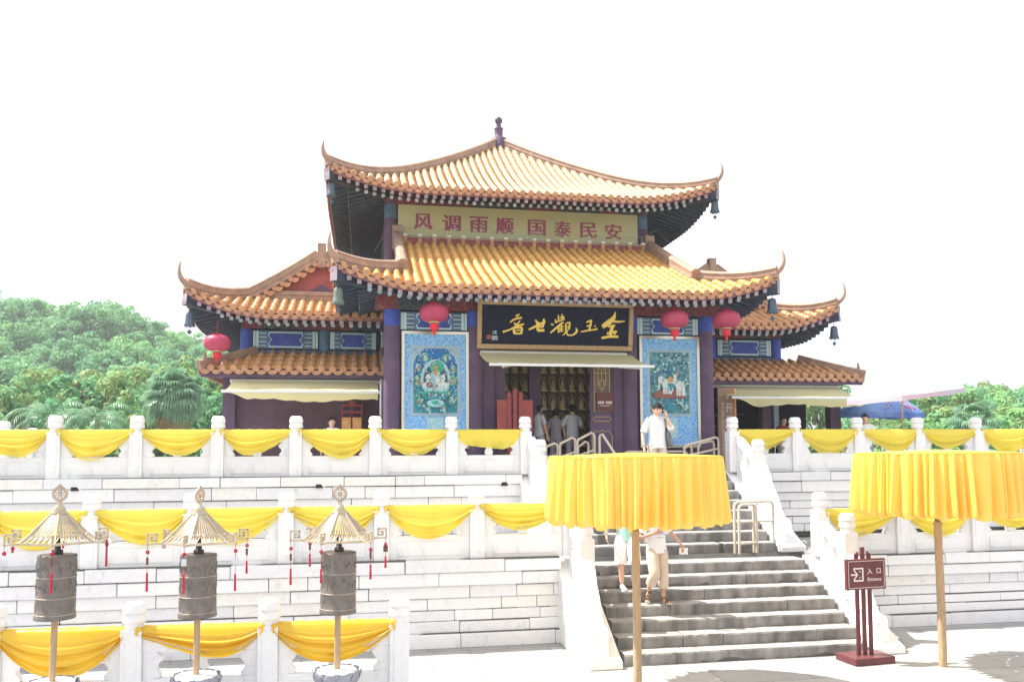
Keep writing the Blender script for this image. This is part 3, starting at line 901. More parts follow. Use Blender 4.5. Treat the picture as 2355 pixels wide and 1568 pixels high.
# --- entrance bay: columns, beams, painted lintels, doors, niches
FB = -6.8
def column(root, a, b, z0, z1_, r, band, sub=None):
    mb = MB(); mb.tube([(a, b, z0), (a, b, z1_)], r, 24); mb.lathe([(r*1.5, 0), (r*1.55, .10), (r*1.1, .16)], 24, (a, b, z0), 0)
    c = hp(mb, 'column', M['maroon'], root)
    mb = MB(); mb.tube([(a, b, z1_-band), (a, b, z1_)], r+.004, 24); mb.build('column_band', M['blue'], c)
    return c
for a in (-3.52, -1.66, 1.98, 3.86):
    column(hall, a, FB, ZUP, 6.22, .185, .36)
def lintel(root, a0, a1, b, z0, z1_):
    """painted beam: blue cartouche with pale zigzag borders"""
    mb = MB(); mb.box(a0, a1, b-.07, b+.07, z0, z1_, 0)
    fn = lambda u, v, d: (u, b-.07-d, v)
    L_, h = a1-a0, z1_-z0
    cx, cz = (a0+a1)/2, (z0+z1_)/2
    def hexo(x, hh, tip): return [(cx-x-tip, cz), (cx-x, cz-hh*.55), (cx-x+.02, cz-hh), (cx+x-.02, cz-hh), (cx+x, cz-hh*.55), (cx+x+tip, cz), (cx+x, cz+hh*.55), (cx+x-.02, cz+hh), (cx-x+.02, cz+hh), (cx-x, cz+hh*.55)]
    mb.plate(hexo(L_*.27, h*.44, -.07), fn, .003, 1)
    mb.plate(hexo(L_*.255, h*.36, -.07), fn, .006, 2)
    for s in (-1, 1):
        for dx, ww in ((.485, .022), (.455, .012), (.43, .022)):
            x = cx+s*L_*dx
            mb.plate([(x-ww, z0+.01), (x+ww, z0+.01), (x+ww, z1_-.01), (x-ww, z1_-.01)], fn, .004, 1)
        xa, xb = cx+s*L_*.41, cx+s*L_*.295
        xa, xb = min(xa, xb), max(xa, xb)
        for q in (-.24, .24):
            for (ua, ub, va, vb) in ((xa, xb, q+.05, q+.02), (xa, xb, q-.05, q-.02)):
                pass
            mb.plate([(xa, cz+h*(q-.13)), (xb, cz+h*(q-.13)), (xb, cz+h*(q+.13)), (xa, cz+h*(q+.13))], fn, .003, 1)
            mb.plate([(xa, cz+h*(q-.085)), (xb, cz+h*(q-.085)), (xb, cz+h*(q+.085)), (xa, cz+h*(q+.085))], fn, .006, 0)
    return hp(mb, 'painted_lintel', [M['teal'], M['pale_line'], M['blue']], root)
lintel(hall, -3.33, -1.85, FB+.02, 5.78, 6.18)
lintel(hall, 2.17, 3.67, FB+.02, 5.78, 6.18)
mb = MB(); mb.box(-3.9, 4.2, FB-.14, FB+.14, 6.225, 6.62); hp(mb, 'beam', M['beam'], hall)
mb = MB(); mb.box(-1.48, 1.80, FB-.08, FB+.08, 5.40, 6.22); hp(mb, 'lintel_board', M['beam'], hall)
mb = MB()                                       # walls behind the painted panels and along the sides
mb.box(-3.50, -1.70, FB+.08, FB+.22, ZUP, 5.775)
mb.box(2.02, 3.84, FB+.08, FB+.22, ZUP, 5.775)
for s in (-1, 1):
    x = .17+s*3.68
    mb.box(x-.10, x+.10, FB+.22, 3.3, ZUP, 6.6)
mb.box(-3.5, 3.8, 3.1, 3.3, ZUP, 6.9)
hp(mb, 'wall', M['maroon'], hall)
mb = MB(); mb.box(-3.6, 3.9, FB+.2, 3.2, 5.9, 6.2); mb.box(-3.6, 3.9, -3.3, 3.2, 6.2, 7.05); hp(mb, 'ceiling', M['shop_dark'], hall)
mb = MB(); mb.box(-4.1, 4.4, FB-.5, 3.4, ZUP-.25, ZUP+.02); mb.box(-1.5, 1.8, FB-.06, FB+.06, ZUP+.02, ZUP+.16); hp(mb, 'threshold', M['floor'], hall)
# door jambs and one closed leaf with gilt lattice
for x, y_ in ((-1.36, -.02), (1.72, -.02), (-.07, 1.0)):
    mb = MB(); mb.box(x-.14, x+.14, FB+y_, FB+y_+.16, ZUP+.02, 5.40); hp(mb, 'door_jamb', M['maroon'], hall)
def door_leaf(a0, a1, b):
    mb = MB(); mb.box(a0, a1, b-.04, b+.04, ZUP+.03, 5.40, 0)
    leaf_ = hp(mb, 'door_leaf', [M['maroon']], hall)
    fn = lambda u, v, d: (u, b-.04-d, v)
    wd = a1-a0; x0, x1 = a0+.09, a1-.09
    mb = MB(); mb.box(x0+.01, x1-.01, b-.048, b-.03, 3.98, 5.32, 0); mb.build('lattice_pane', M['niche'], leaf_)
    mb = MB()
    def bar(xa, za, xb, zb): mb.beam((xa, b-.055, za), (xb, b-.055, zb), .016, .016, up=(0,1,0))
    for z in (3.98, 4.42, 4.87, 5.32): bar(x0, z, x1, z)
    for x in (x0, x1): bar(x, 3.98, x, 5.32)
    xm = (x0+x1)/2; q = (x1-x0)/4
    for x in (x0+q, x1-q):
        bar(x, 3.98, x, 4.26); bar(x, 4.58, x, 5.32)
    for zc in (4.06, 4.5, 4.95):
        bar(xm-q/2, zc, xm+q/2, zc); bar(xm-q/2, zc+.2, xm+q/2, zc+.2); bar(xm-q/2, zc, xm-q/2, zc+.2); bar(xm+q/2, zc, xm+q/2, zc+.2); bar(xm, zc+.2, xm, zc+.42); bar(xm+q/2, zc+.1, x1-q, zc+.1); bar(x0+q, zc+.1, xm-q/2, zc+.1)
    # carved cartouches below
    def loop(pts): mb.tube([(x, b-.045, z) for x, z in pts], .010, 5, close=True)
    loop([(xm-.22, 3.80), (xm-.17, 3.85), (xm+.17, 3.85), (xm+.22, 3.80), (xm+.17, 3.75), (xm-.17, 3.75)])
    pts = [(xm-.24, 3.42), (xm-.2, 3.46), (xm-.15, 3.54), (xm-.08, 3.50), (xm, 3.54), (xm+.08, 3.50), (xm+.15, 3.54), (xm+.2, 3.46), (xm+.24, 3.42), (xm+.24, 2.98), (xm+.19, 2.92), (xm+.13, 2.84), (xm-.13, 2.84), (xm-.19, 2.92), (xm-.24, 2.98)]
    loop(pts)
    loop([(xm+.09+.06*cos(i*.52), 2.98+.06*sin(i*.52)) for i in range(12)]); loop([(xm-.09+.06*cos(i*.52), 2.98+.06*sin(i*.52)) for i in range(12)])
    mb.build('gilt_moulding', M['gold_dim'], leaf_)
    return leaf_
door_leaf(1.03, 1.58, FB+.05)
mb = MB(); mb.box(-1.22, -.95, FB+.10, FB+.18, ZUP+.03, 5.38); hp(mb, 'door_leaf', M['maroon'], hall)
# niche wall full of small gilt figures
NB = -4.85
mb = MB(); mb.box(-3.38, 3.66, NB, NB+.2, ZUP+.02, 5.9, 0)
for r in range(7): mb.box(-3.3, 3.6, NB-.16, NB, 2.72+.46*r, 2.75+.46*r, 0)
for k in range(19): mb.box(-2.0+.245*k-.012, -2.0+.245*k+.012, NB-.15, NB, 2.75, 5.6, 0)
hp(mb, 'niche_wall', M['niche'], hall)
fig = MB()
fig.lathe([(.075, 0), (.085, .02), (.06, .05), (.075, .06), (.07, .085)], 10, sy=.7)
fig.lathe([(.085, .08), (.075, .11), (.05, .15), (.055, .19), (.025, .215)], 10, sy=.65)
fig.ball((0, 0, .245), (.030, .030, .036), 8, 6); fig.ball((0, 0, .285), .014, 6, 4)
fig.tube([(-.06, .02, .09), (-.085, .03, .2), (-.06, .03, .31), (0, .03, .36), (.06, .03, .31), (.085, .03, .2), (.06, .02, .09)], .008, 5)
fm = fig.mesh('gilt_figurine', M['figurine'])
np_ = MB(); np_.box(-.075, .075, -.006, 0, -.012, .028); npm = np_.mesh('name_plate', M['plate'])
for r in range(6):
    for k in range(18):
        a = -2.0+.245*(k+.5)
        if not (-1.3 < a < 1.75): continue
        o = put('gilt_figurine', fm, None, W(a, NB-.08, 2.752+.46*r), PSI)
        tag(o, 'small gilt seated figurine in the rows of niches inside the doorway', 'figurine', 'figurines in the niche wall')
        q = put('name_plate', npm, o, (0, -.085, -.02))
# ------------------------------------------------------------------ side halls with gable-and-hip roofs
def side_hall(s, label, skirt_out, wall_out, zsk):
    WC, WH, WB, GB, BK = 5.2, 3.0, -5.5, -4.2, 1.5
    root = house('side_hall', label, 'temple side hall', s*6.9, -4.5, ZUP)
    PA = lambda x: s*(WC+x)
    lf = liftf(.55, 2.0)
    prof = lambda r: 6.30+.37*r+.058*r*r
    rt = MB()
    IN = -1.5
    roof_face(rt, lambda x, r: (PA(x), WB+r), lambda x, r: prof(r)+lf(min(WH-x, 9), r), IN, WH, lambda x: min(GB-WB, max(0, WH-x-.05)))
    zo = lambda b, r: prof(r)+lf(b-WB, r)
    def rmo(b):
        d = b-WB
        return max(0, d-.05) if d < (GB-WB) else WH
    roof_face(rt, lambda b, r: (PA(WH-r), b), zo, WB, BK, rmo)
    roof_face(rt, lambda b, r: (PA(-WH+r), b), lambda b, r: prof(r), -4.15, BK, lambda b: WH, ends=False, r0=1.2)
    roof = hp(rt, 'roof', [M['glaze_old'], M['pan'], M['tile_end']], root)
    mb = MB()                                           # gable triangle
    n = 12
    top = [(PA(-2.05+4.1*i/n), GB+.10, prof(WH-abs(-2.05+4.1*i/n))-.10) for i in range(n+1)]
    bot = [(PA(2.05), GB+.10, prof(.9)), (PA(-2.05), GB+.10, prof(.9))]
    mb.add(top+bot, [tuple(range(n+3))], 0)
    mb.add([(PA(x), GB+.085, z) for x, z in ((-.42, 7.02), (.42, 7.02), (0, 7.30))], [(0,1,2)], 1)
    mb.build('gable_wall', [M['maroon_red'], M['maroon']], roof)
    mb = MB()                                           # ridge band at the foot of the gable
    mb.box(*sorted((PA(-1.55), PA(1.6))), GB-.06, GB+.12, prof(1.3)-.08, prof(1.3)+.20)
    mb.box(*sorted((PA(-1.55), PA(1.6))), GB-.09, GB+.12, prof(1.3)+.10, prof(1.3)+.13)
    mb.build('ridge_band', M['ridge'], roof)
    for e in (1, -1):                                   # descending gable ridges with a row of end tiles
        mb = MB()
        line = [(PA(e*(WH-1.3)*(i/16)), GB-.02, prof(WH-(WH-1.3)*i/16)-.02) for i in range(17)]
        sweep(mb, line, .22, .30)
        mb.build('gable_ridge', M['ridge'], roof)
        mb = MB()
        for i in range(9):
            x = e*(.16+(WH-1.25)*i/9); z = prof(WH-abs(x))-.07
            rr = .062
            mb.add([(PA(x)+rr*cos(q*pi/5), GB-.16, z+rr*sin(q*pi/5)) for q in range(10)]+[(PA(x)+rr*cos(q*pi/5), GB+.05, z+rr*sin(q*pi/5)) for q in range(10)], [tuple(range(10))]+[(q, 10+q, 10+(q+1)%10, (q+1)%10) for q in range(10)], 0)
            x2 = x+e*.10; z2 = prof(WH-abs(x2))-.09
            pl = [(PA(x2)+.105*cos(pi+pi*q/8), z2+.12*sin(pi+pi*q/8)) for q in range(9)]
            mb.slab(pl, lambda u, v, d: (u, d, v), GB-.14, GB-.10, 0)
        mb.build('verge_tiles', M['tile_end'], roof)
    mb = MB()
    line = []
    for i in range(21):
        d = (GB-WB)*(1-i/20)
        line.append((PA(WH-d), WB+d, prof(d)+lf(d, d)-.03))
    sweep(mb, line, .18, .28)
    e = line[-1]
    horn(mb, (e[0]-s*.08, e[1]+.08, e[2]+.12), (s, -1), .32, .50, .072)
    mb.build('hip_ridge', M['ridge'], roof)
    mb = MB()
    sweep(mb, [(PA(0), GB-.1+i*.8, prof(WH)-.05) for i in range(8)], .18, .24)
    mb.box(PA(0)-.10, PA(0)+.10, GB-.14, GB+.06, prof(WH)-.25, prof(WH)+.36)
    mb.build('main_ridge', M['ridge'], roof)
    zsf = lambda x, r: 6.24+.30*r+lf(min(WH-x, 9), r)*.96
    zso = lambda b, r: 6.24+.30*r+lf(b-WB, r)*.96
    mb = MB(); eaves(mb, lambda x, r: (PA(x), WB+r), zsf, IN, WH, 1.25, lambda x: WH-x); mb.build('rafters', RAFT, roof)
    mb = MB(); eaves(mb, lambda b, r: (PA(WH-r), b), zso, WB, BK, 1.1, lambda b: b-WB); mb.build('rafters', RAFT, roof)
    mb = MB(); mb.beam((PA(WH), WB, zso(WB, 0)-.17), (PA(1.9), WB+1.1, zso(WB+1.1, 1.1)-.2), .18, .28, 0, 1)
    mb.build('corner_beam', [M['dark_rafter'], M['rafter_end']], roof)
    # upper wall band
    bw = -4.3
    a_out, a_in = s*7.0, s*3.72
    lo, hi = sorted((a_in, a_out))
    mb = MB(); mb.box(lo, hi, bw+.08, bw+.2, 5.0, 6.5); mb.box(*sorted((a_out-s*.12, a_out)), bw+.2, BK, ZUP, 6.5)
    hp(mb, 'wall', M['soffit'], root)
    mb = MB(); mb.box(lo-.1, hi+.1, bw-.10, bw+.10, 6.10, 6.42); hp(mb, 'beam', M['beam'], root)
    mb = MB(); mb.tube([(a_out-s*.02, bw, 4.9), (a_out-s*.02, bw, 6.09)], .15, 20); hp(mb, 'column', M['blue'], root)
    mb = MB(); mb.tube([(s*5.12, bw, 4.9), (s*5.12, bw, 6.09)], .13, 20); hp(mb, 'column', M['blue'] if s > 0 else M['teal'], root)
    p = sorted((s*5.27, s*6.82)); lintel(root, p[0], p[1], bw, 5.62, 6.06)
    p = sorted((s*3.85, s*4.97)); lintel(root, p[0], p[1], bw+.01, 5.62, 6.06)
    mb = MB(); mb.box(lo, hi, bw-.06, bw+.06, 5.40, 5.58); hp(mb, 'sill_board', M['teal'], root)
    # lower shop roof
    SB = -5.6
    sin_, sout = s*(3.62 if s < 0 else 4.45), s*skirt_out
    fr = lambda x, r: (s*x, SB+r)
    x0 = abs(sin_); x1 = skirt_out
    pr = lambda r: zsk+.40*r+.03*r*r
    rt = MB()
    rm = lambda x: min(1.22, max(0, x1-x-.05))
    roof_face(rt, fr, lambda x, r: pr(r), x0, x1, rm, sp=.245, R=.066)
    roof_face(rt, lambda b, r: (s*(x1-r), b), lambda b, r: pr(r), SB, BK, lambda b: min(x1-7.0 if x1-7.0 < 1.3 else 1.2, max(0, b-SB-.05)), sp=.245, R=.066)
    sk = hp(rt, 'shop_roof', [M['glaze_old'], M['pan'], M['tile_end']], root)
    mb = MB()
    rr = min(1.22, x1-7.0+.3)
    line = [(s*(x1-rr*(1-i/14)), SB+rr*(1-i/14), pr(rr*(1-i/14))-.03) for i in range(15)]
    sweep(mb, line, .15, .22)
    e = line[-1]
    horn(mb, (e[0]-s*.16, e[1]+.16, e[2]+.09), (s, -1), .12, .34, .085)
    mb.build('hip_ridge', M['ridge'], sk)
    mb = MB()
    sweep(mb, [(s*(x0+.05), SB+1.2*(1-i/8), pr(1.2*(1-i/8))-.02) for i in range(9)], .16, .20)
    horn(mb, (s*(x0+.05), SB+.12, pr(0)+.10), (0, -1), .06, .26, .07)
    mb.build('end_ridge', M['ridge'], sk)
    mb = MB(); mb.box(*sorted((s*x0, s*(x1-.02))), SB+.02, SB+.10, zsk-.20, zsk-.03); mb.box(*sorted((s*x0, s*(x1-.1))), SB+.10, -4.3, zsk-.10, zsk-.05)
    mb.build('eave_board', M['maroon'], sk)
    # shop below
    bs = -4.75
    lo, hi = sorted((s*3.75, s*wall_out))
    if s < 0:
        mb = MB(); mb.box(lo+.28, hi, bs, bs+.2, ZUP, 4.95); hp(mb, 'shop_wall', M['shop_wall'], root)
        mb = MB(); mb.box(lo, lo+.28, bs-.16, bs+.2, ZUP, 4.95); hp(mb, 'corner_pier', M['maroon'], root)
        mb = MB(); mb.box(lo, hi, bs-.1, bs-.01, 4.72, 4.93); hp(mb, 'shop_beam', M['black'], root)
        mb = MB(); mb.box(-4.75, -4.15, bs-.02, bs-.005, ZUP, 4.70); hp(mb, 'shop_door', M['maroon'], root)
    else:
        mb = MB(); mb.box(lo, 7.0, -3.5, -3.3, ZUP, 4.9); mb.box(lo, lo+.1, bs, -3.3, ZUP, 4.9); mb.box(lo, hi, bs, -3.3, 4.78, 4.9)
        hp(mb, 'shop_wall', M['shop_dark'], root)
        mb = MB()
        for k in range(4): mb.box(4.9, 6.3, -3.75, -3.5, 3.2+.42*k, 3.23+.42*k)
        mb.box(5.1, 5.22, -3.76, -3.74, 4.18, 4.24); mb.box(5.5, 5.62, -3.76, -3.74, 4.18, 4.24); mb.box(5.35, 5.45, -3.76, -3.74, 3.7, 3.76); mb.box(6.0, 6.1, -3.76, -3.74, 3.72, 3.78)
        hp(mb, 'shelf_unit', M['maroon'], root)
        for x, wd, mm in ((6.32, .24, 'shop_wall'), (8.30, .30, 'shop_wall')):
            mb = MB(); mb.box(x, x+wd, bs-.02, bs+.25, ZUP, 4.78); hp(mb, 'pier', M[mm], root)
        mb = MB(); mb.box(7.15, 7.40, -3.62, -3.58, 3.3, 4.45); hp(mb, 'glass_panel', M['mirror'], root)
        mb = MB(); mb.box(6.6, 7.12, -3.5, -3.3, ZUP, 4.8); mb.box(7.44, 8.3, -3.5, -3.3, ZUP, 4.8); hp(mb, 'back_wall', M['shop_dark'], root)
        mb = MB(); mb.box(4.45, 4.75, bs-.25, bs+.1, ZUP, 4.80); hp(mb, 'corner_pier', M['maroon'], root)
    return root
side_hall(-1, 'left side hall of the temple, its red gable facing front above a purple shop wall', 7.82, 7.42, 4.99)
side_hall(1, 'right side hall of the temple, with a dark open shop under its tiled eave', 8.78, 8.60, 4.96)

# ------------------------------------------------------------------ signboards, paintings, awnings
t = thing('signboard', 'faded yellow board with red Chinese lettering between the two roofs', 'signboard', 0, -3.60, 8.66)
mb = MB(); mb.box(-3.28, 3.32, 0, .05, .02, .94, 0)
mb.build('board', M['yellow_board'], t)
mb = MB()
for ch, x in zip('风调雨顺国泰民安', (-2.62, -1.86, -1.13, -.42, .46, 1.18, 1.90, 2.62)):
    for q_, dx_ in enumerate((-.016, -.008, 0, .008, .016)): put_text(mb, ch, front, .004+.0005*q_, x+dx_, .47-.010*x+.004*(q_ % 2), wd=.47, ht=.43, bold=.006)
mb.build('lettering', M['red_paint'], t)

t = thing('name_plaque', 'navy lacquer plaque with gold brush calligraphy in a carved gilt frame, over the doorway', 'plaque', .16, FB-.16, 5.36)
tilt = .16
mb = MB()
PWD, PHT = 3.62, 1.08
def pf(u, v, d): return (u, -d-.03-v*tilt, v)
def bx(mb, u0, u1, v0, v1, d0, d1, m=0):
    mb.hexa([pf(u0,v0,d1), pf(u1,v0,d1), pf(u1,v0,d0), pf(u0,v0,d0), pf(u0,v1,d1), pf(u1,v1,d1), pf(u1,v1,d0), pf(u0,v1,d0)], m)
bx(mb, -PWD/2+.05, PWD/2-.05, .05, PHT-.05, 0, .05); mb.build('board', M['plaque'], t)
mb = MB(); fw = .105
bx(mb, -PWD/2, PWD/2, 0, fw, 0, .10); bx(mb, -PWD/2, PWD/2, PHT-fw, PHT, 0, .10)
bx(mb, -PWD/2, -PWD/2+fw, fw, PHT-fw, 0, .098); bx(mb, PWD/2-fw, PWD/2, fw, PHT-fw, 0, .098)
mb.build('frame', M['gold_frame'], t, bevel=.02)
mb = MB()
def cal(x, y, d):
    u = (x-150)/(2118-150); yt = 110+(x-150)*.0232; yb = 636+(x-150)*.0135
    v = (yb-y)/(yb-yt)
    return pf(-PWD/2+fw+u*(PWD-2*fw), fw+v*(PHT-2*fw), .054+d)
STR = [
 [(590,268,16),(615,255,20),(640,238,10)], [(518,350,12),(560,315,18),(620,294,18),(672,285,20)], [(575,350,14),(592,385,20)], [(650,322,10),(600,392,20)],
 [(425,475,22),(510,448,16),(600,402,20),(702,370,18)], [(565,432,14),(572,470,24),(578,498,20)], [(565,430,12),(640,417,20),(675,424,22),(668,500,24)], [(585,462,10),(655,450,12)], [(578,495,18),(662,497,18)],
 [(765,445,16),(812,422,22),(860,398,24),(985,335,24)], [(852,315,16),(880,360,26),(888,455,28)], [(884,455,26),(975,452,26)], [(900,345,16),(912,405,24)], [(962,298,18),(964,345,26),(948,412,22)], [(908,410,18),(955,404,20)],
 [(1066,362,14),(1080,378,18),(1096,372,10)], [(1116,305,12),(1132,345,20),(1156,325,8)], [(1156,248,12),(1163,315,20)], [(1210,232,8),(1203,290,28),(1238,268,14)], [(1108,350,8),(1170,330,14),(1245,300,16)],
 [(1056,487,16),(1120,432,20),(1200,362,20),(1232,346,14)], [(1163,400,16),(1166,482,18)], [(1203,375,10),(1198,470,16)], [(1166,412,10),(1230,396,12)], [(1166,441,10),(1226,427,12)], [(1166,470,10),(1232,456,14)],
 [(1256,372,14),(1262,452,16)], [(1254,367,12),(1312,350,18),(1304,442,16)], [(1262,400,9),(1302,392,9)], [(1262,426,9),(1302,420,9)], [(1272,450,14),(1252,490,14),(1222,516,8)], [(1290,445,14),(1274,482,14),(1300,514,15),(1365,508,17),(1412,462,24),(1398,418,8)],
 [(1538,345,16),(1605,318,22)], [(1606,316,20),(1582,440,18)], [(1543,396,16),(1612,380,16)], [(1466,470,14),(1560,453,16),(1640,442,14),(1692,430,20)], [(1648,388,12),(1664,402,16)],
 [(1928,205,8),(1908,285,40),(1835,352,56),(1757,402,40)], [(1898,328,22),(1985,336,18),(2064,327,10)], [(1838,404,16),(1930,383,24)], [(1908,382,30),(1876,470,34),(1882,540,26)], [(1820,500,14),(1880,476,18),(1950,462,18)], [(1832,468,8),(1850,505,22)], [(1962,458,12),(1918,500,26)], [(1750,552,24),(1860,534,24),(1982,534,26)],
]
for i, st in enumerate(STR): stroke(mb, [(x, y, w_*1.3) for x, y, w_ in st], cal, .0006*(i % 5))
mb.build('calligraphy', M['gold'], t)
mb = MB()
put_text(mb, '沈', cal, .001, 320, 480, wd=62, ht=-52); put_text(mb, '鹏', cal, .001, 322, 555, wd=78, ht=-62)
mb.build('signature', M['pale_line'], t)
mb = MB(); mb.plate([(216,516),(276,514),(277,570),(217,572)][::-1], cal, .001); mb.build('seal', M['red_wood'], t)

def painting_panel(label, a, wd, seed, elephants):
    t = thing('framed_painting', label, 'painting', a, FB, ZUP+.55)
    H = 5.73-ZUP-.55
    mb = MB(); mb.box(-wd/2, wd/2, -.06, .07, 0, H, 0); mb.build('brocade_mount', M['brocade'], t)
    mb = MB(); f_ = .045
    for (u0,u1,v0,v1) in ((-wd/2-.02,wd/2+.02,-.02,f_),(-wd/2-.02,wd/2+.02,H-f_,H+.02),(-wd/2-.02,-wd/2+f_,f_,H-f_),(wd/2-f_,wd/2+.02,f_,H-f_)): mb.box(u0,u1,-.10,.0,v0,v1)
    mb.build('frame', M['steel'], t)
    pal = {'sky': mat('paint_blue', (.02,.16,.42), .6, var=.3, vscale=5), 'teal': mat('paint_teal', (.05,.30,.34), .6, col2=(.03,.17,.26), vscale=9),
           'pale': mat('paint_pale', (.42,.62,.64), .6, col2=(.22,.48,.55), vscale=22), 'green': mat('paint_green', (.05,.34,.24), .6, var=.3, vscale=10), 'dark': mat('paint_dark', (.04,.09,.12), .6, var=.3, vscale=14),
           'ochre': mat('paint_ochre', (.42,.26,.14), .6, var=.2, vscale=12), 'rust': mat('paint_rust', (.24,.10,.08), .6, var=.2, vscale=8), 'white': mat('paint_white', (.66,.66,.62), .6, col2=(.45,.50,.52), vscale=20), 'border': mat('paint_border', (.30,.42,.50), .6, var=.1, vscale=12),
           'mid': mat('paint_forest', (.05,.15,.20), .6, col2=(.13,.30,.34), vscale=11, thr=(.42,.58))}
    M.update(pal); richer(1.15, list(pal))
    keys = list(pal)
    mb = MB()
    fn = lambda u, v, d: (u, -.06-d, v)
    pw, ph0, ph1 = wd*.335, H*.30, H*.86
    cz = (ph0+ph1)/2; hh = (ph1-ph0)/2
    dep = [.004]
    def poly(pts, k): dep[0] += .0003; mb.plate(pts, fn, dep[0], keys.index(k))
    def ell(x, z, rx, rz, k, n=18, a0=0, a1=2*pi): poly([(x*pw+rx*pw*cos(a0+(a1-a0)*i/(n-1)), cz+z*hh+rz*hh*sin(a0+(a1-a0)*i/(n-1))) for i in range(n if a1-a0 < 6 else n-1)], k)
    def rect(x0, x1, z0, z1_, k): poly([(x0*pw, cz+z0*hh), (x1*pw, cz+z0*hh), (x1*pw, cz+z1_*hh), (x0*pw, cz+z1_*hh)], k)
    rect(-1.16, 1.16, -1.09, 1.09, 'border')
    rect(-.40, .40, -1.80, -1.12, 'border'); rect(-.36, .36, -1.78, -1.14, 'pale')
    rnd = random.Random(seed)
    if not elephants:
        rect(-1, 1, -1, 1, 'sky'); rect(-1, 1, -1, -.25, 'teal')
        for s in (-1, 1):
            poly([(s*pw, cz+hh), (s*.45*pw, cz+hh), (s*.7*pw, cz+.88*hh), (s*.62*pw, cz+.84*hh), (s*.86*pw, cz+.76*hh), (s*pw, cz+.5*hh)][::s], 'border')
        for x, z, r in ((-.45,.72,.22),(.45,.72,.20),(-.78,.40,.2),(.8,.38,.2),(-.75,.0,.3),(.78,.02,.28),(-.72,-.62,.22),(.75,-.62,.22),(-.3,-.86,.14),(.35,-.86,.16)):
            ell(x, z-.3*r, r*.9, r*.45, 'teal'); ell(x, z, r*.62, r*.62, 'green' if rnd.random() < .5 else 'border'); ell(x, z-.12*r, r*.36, r*.42, 'ochre' if rnd.random() < .4 else 'white')
            for q in range(16): ell(x+rnd.gauss(0,r*.55), z+rnd.gauss(0,r*.42), rnd.uniform(.02,.055), rnd.uniform(.015,.04), rnd.choice(('white','pale','pale','border','dark','green','rust')), 9)
        ell(0, .06, .68, .60, 'pale'); ell(0, .04, .60, .54, 'border'); ell(0, .02, .55, .50, 'dark'); ell(.06, .42, .32, .20, 'green')
        ell(0, -.20, .50, .24, 'teal'); ell(0, -.05, .34, .30, 'border'); ell(0, .16, .22, .16, 'pale'); ell(0, .26, .12, .11, 'ochre'); ell(0, .40, .08, .07, 'ochre')
        for s in (-1, 1): ell(s*.34, .08, .10, .12, 'white'); ell(s*.38, -.14, .20, .10, 'white'); ell(s*.30, -.26, .22, .09, 'pale')
        ell(-.28, -.14, .15, .09, 'rust'); ell(.1, -.05, .09, .22, 'white')
        rect(-.62, .62, -.50, -.34, 'green'); rect(-.50, .50, -.58, -.40, 'teal')
        for x in (-.32, 0, .32): rect(x-.07, x+.07, -.50, -.40, 'dark'); rect(x-.045, x+.045, -.485, -.415, 'white')
        ell(0, -.70, .40, .12, 'pale'); ell(0, -.68, .2, .06, 'green')
        for q in range(230): ell(rnd.uniform(-.95,.95), rnd.uniform(-.97,.97), rnd.uniform(.015,.04), rnd.uniform(.012,.03), rnd.choice(('white','pale','dark','teal','ochre','border')), 8)
    else:
        rect(-1, 1, -1, 1, 'mid')
        for q in range(120):
            x, z = rnd.uniform(-.95,.95), rnd.uniform(-.97,.97)
            ell(x, z, rnd.uniform(.03,.10), rnd.uniform(.02,.06), rnd.choice(('mid','pale','dark','teal','green','pale','sky')), 9)
        ell(-.05, -.36, .82, .14, 'rust'); rect(-.85, .80, -.50, -.36, 'rust')
        for x, z, sc in ((-.30, .0, 1.0), (.38, -.06, 1.0)):
            ell(x+.12, z-.02, .26*sc, .15*sc, 'white'); ell(x-.16, z+.10, .17*sc, .12*sc, 'white')
            for dx in (-.02, .10, .24, .33): rect(x+dx-.05, x+dx+.05, z-.36, z-.05, 'white')
            poly([(pw*(x-.30), cz+hh*(z+.10)), (pw*(x-.22), cz+hh*(z+.10)), (pw*(x-.24), cz+hh*(z-.22)), (pw*(x-.31), cz+hh*(z-.24))], 'white')
            ell(x-.06, z+.10, .07, .08, 'border')
        ell(.02, .10, .16, .10, 'ochre'); poly([(pw*-.16, cz-.02*hh), (pw*.20, cz-.02*hh), (pw*.06, cz-.26*hh), (pw*-.02, cz-.26*hh)], 'teal')
        ell(.25, .22, .10, .07, 'white'); ell(0, .36, .10, .06, 'sky'); ell(.35, .30, .08, .06, 'ochre')
        ell(.05, -.78, .26, .16, 'teal')
        for cx_, cz_ in ((-.05,.84),(.45,.80),(.8,.6),(-.7,.5),(.42,-.66),(.7,-.8),(-.6,-.75),(.8,.0)):
            for q in range(14): ell(cx_+rnd.gauss(0,.11), cz_+rnd.gauss(0,.07), rnd.uniform(.02,.06), rnd.uniform(.015,.04), rnd.choice(('white','pale','pale','border','dark','teal')), 9)
    mb.build('painting', [pal[k] for k in keys], t)
    for q in range(1): pass
    return t
painting_panel('tall blue framed painting of a seated haloed figure, left of the doorway', -2.56, 1.46, 3, False)
painting_panel('tall blue framed painting of white elephants, behind the man on the phone', 2.94, 1.44, 5, True)

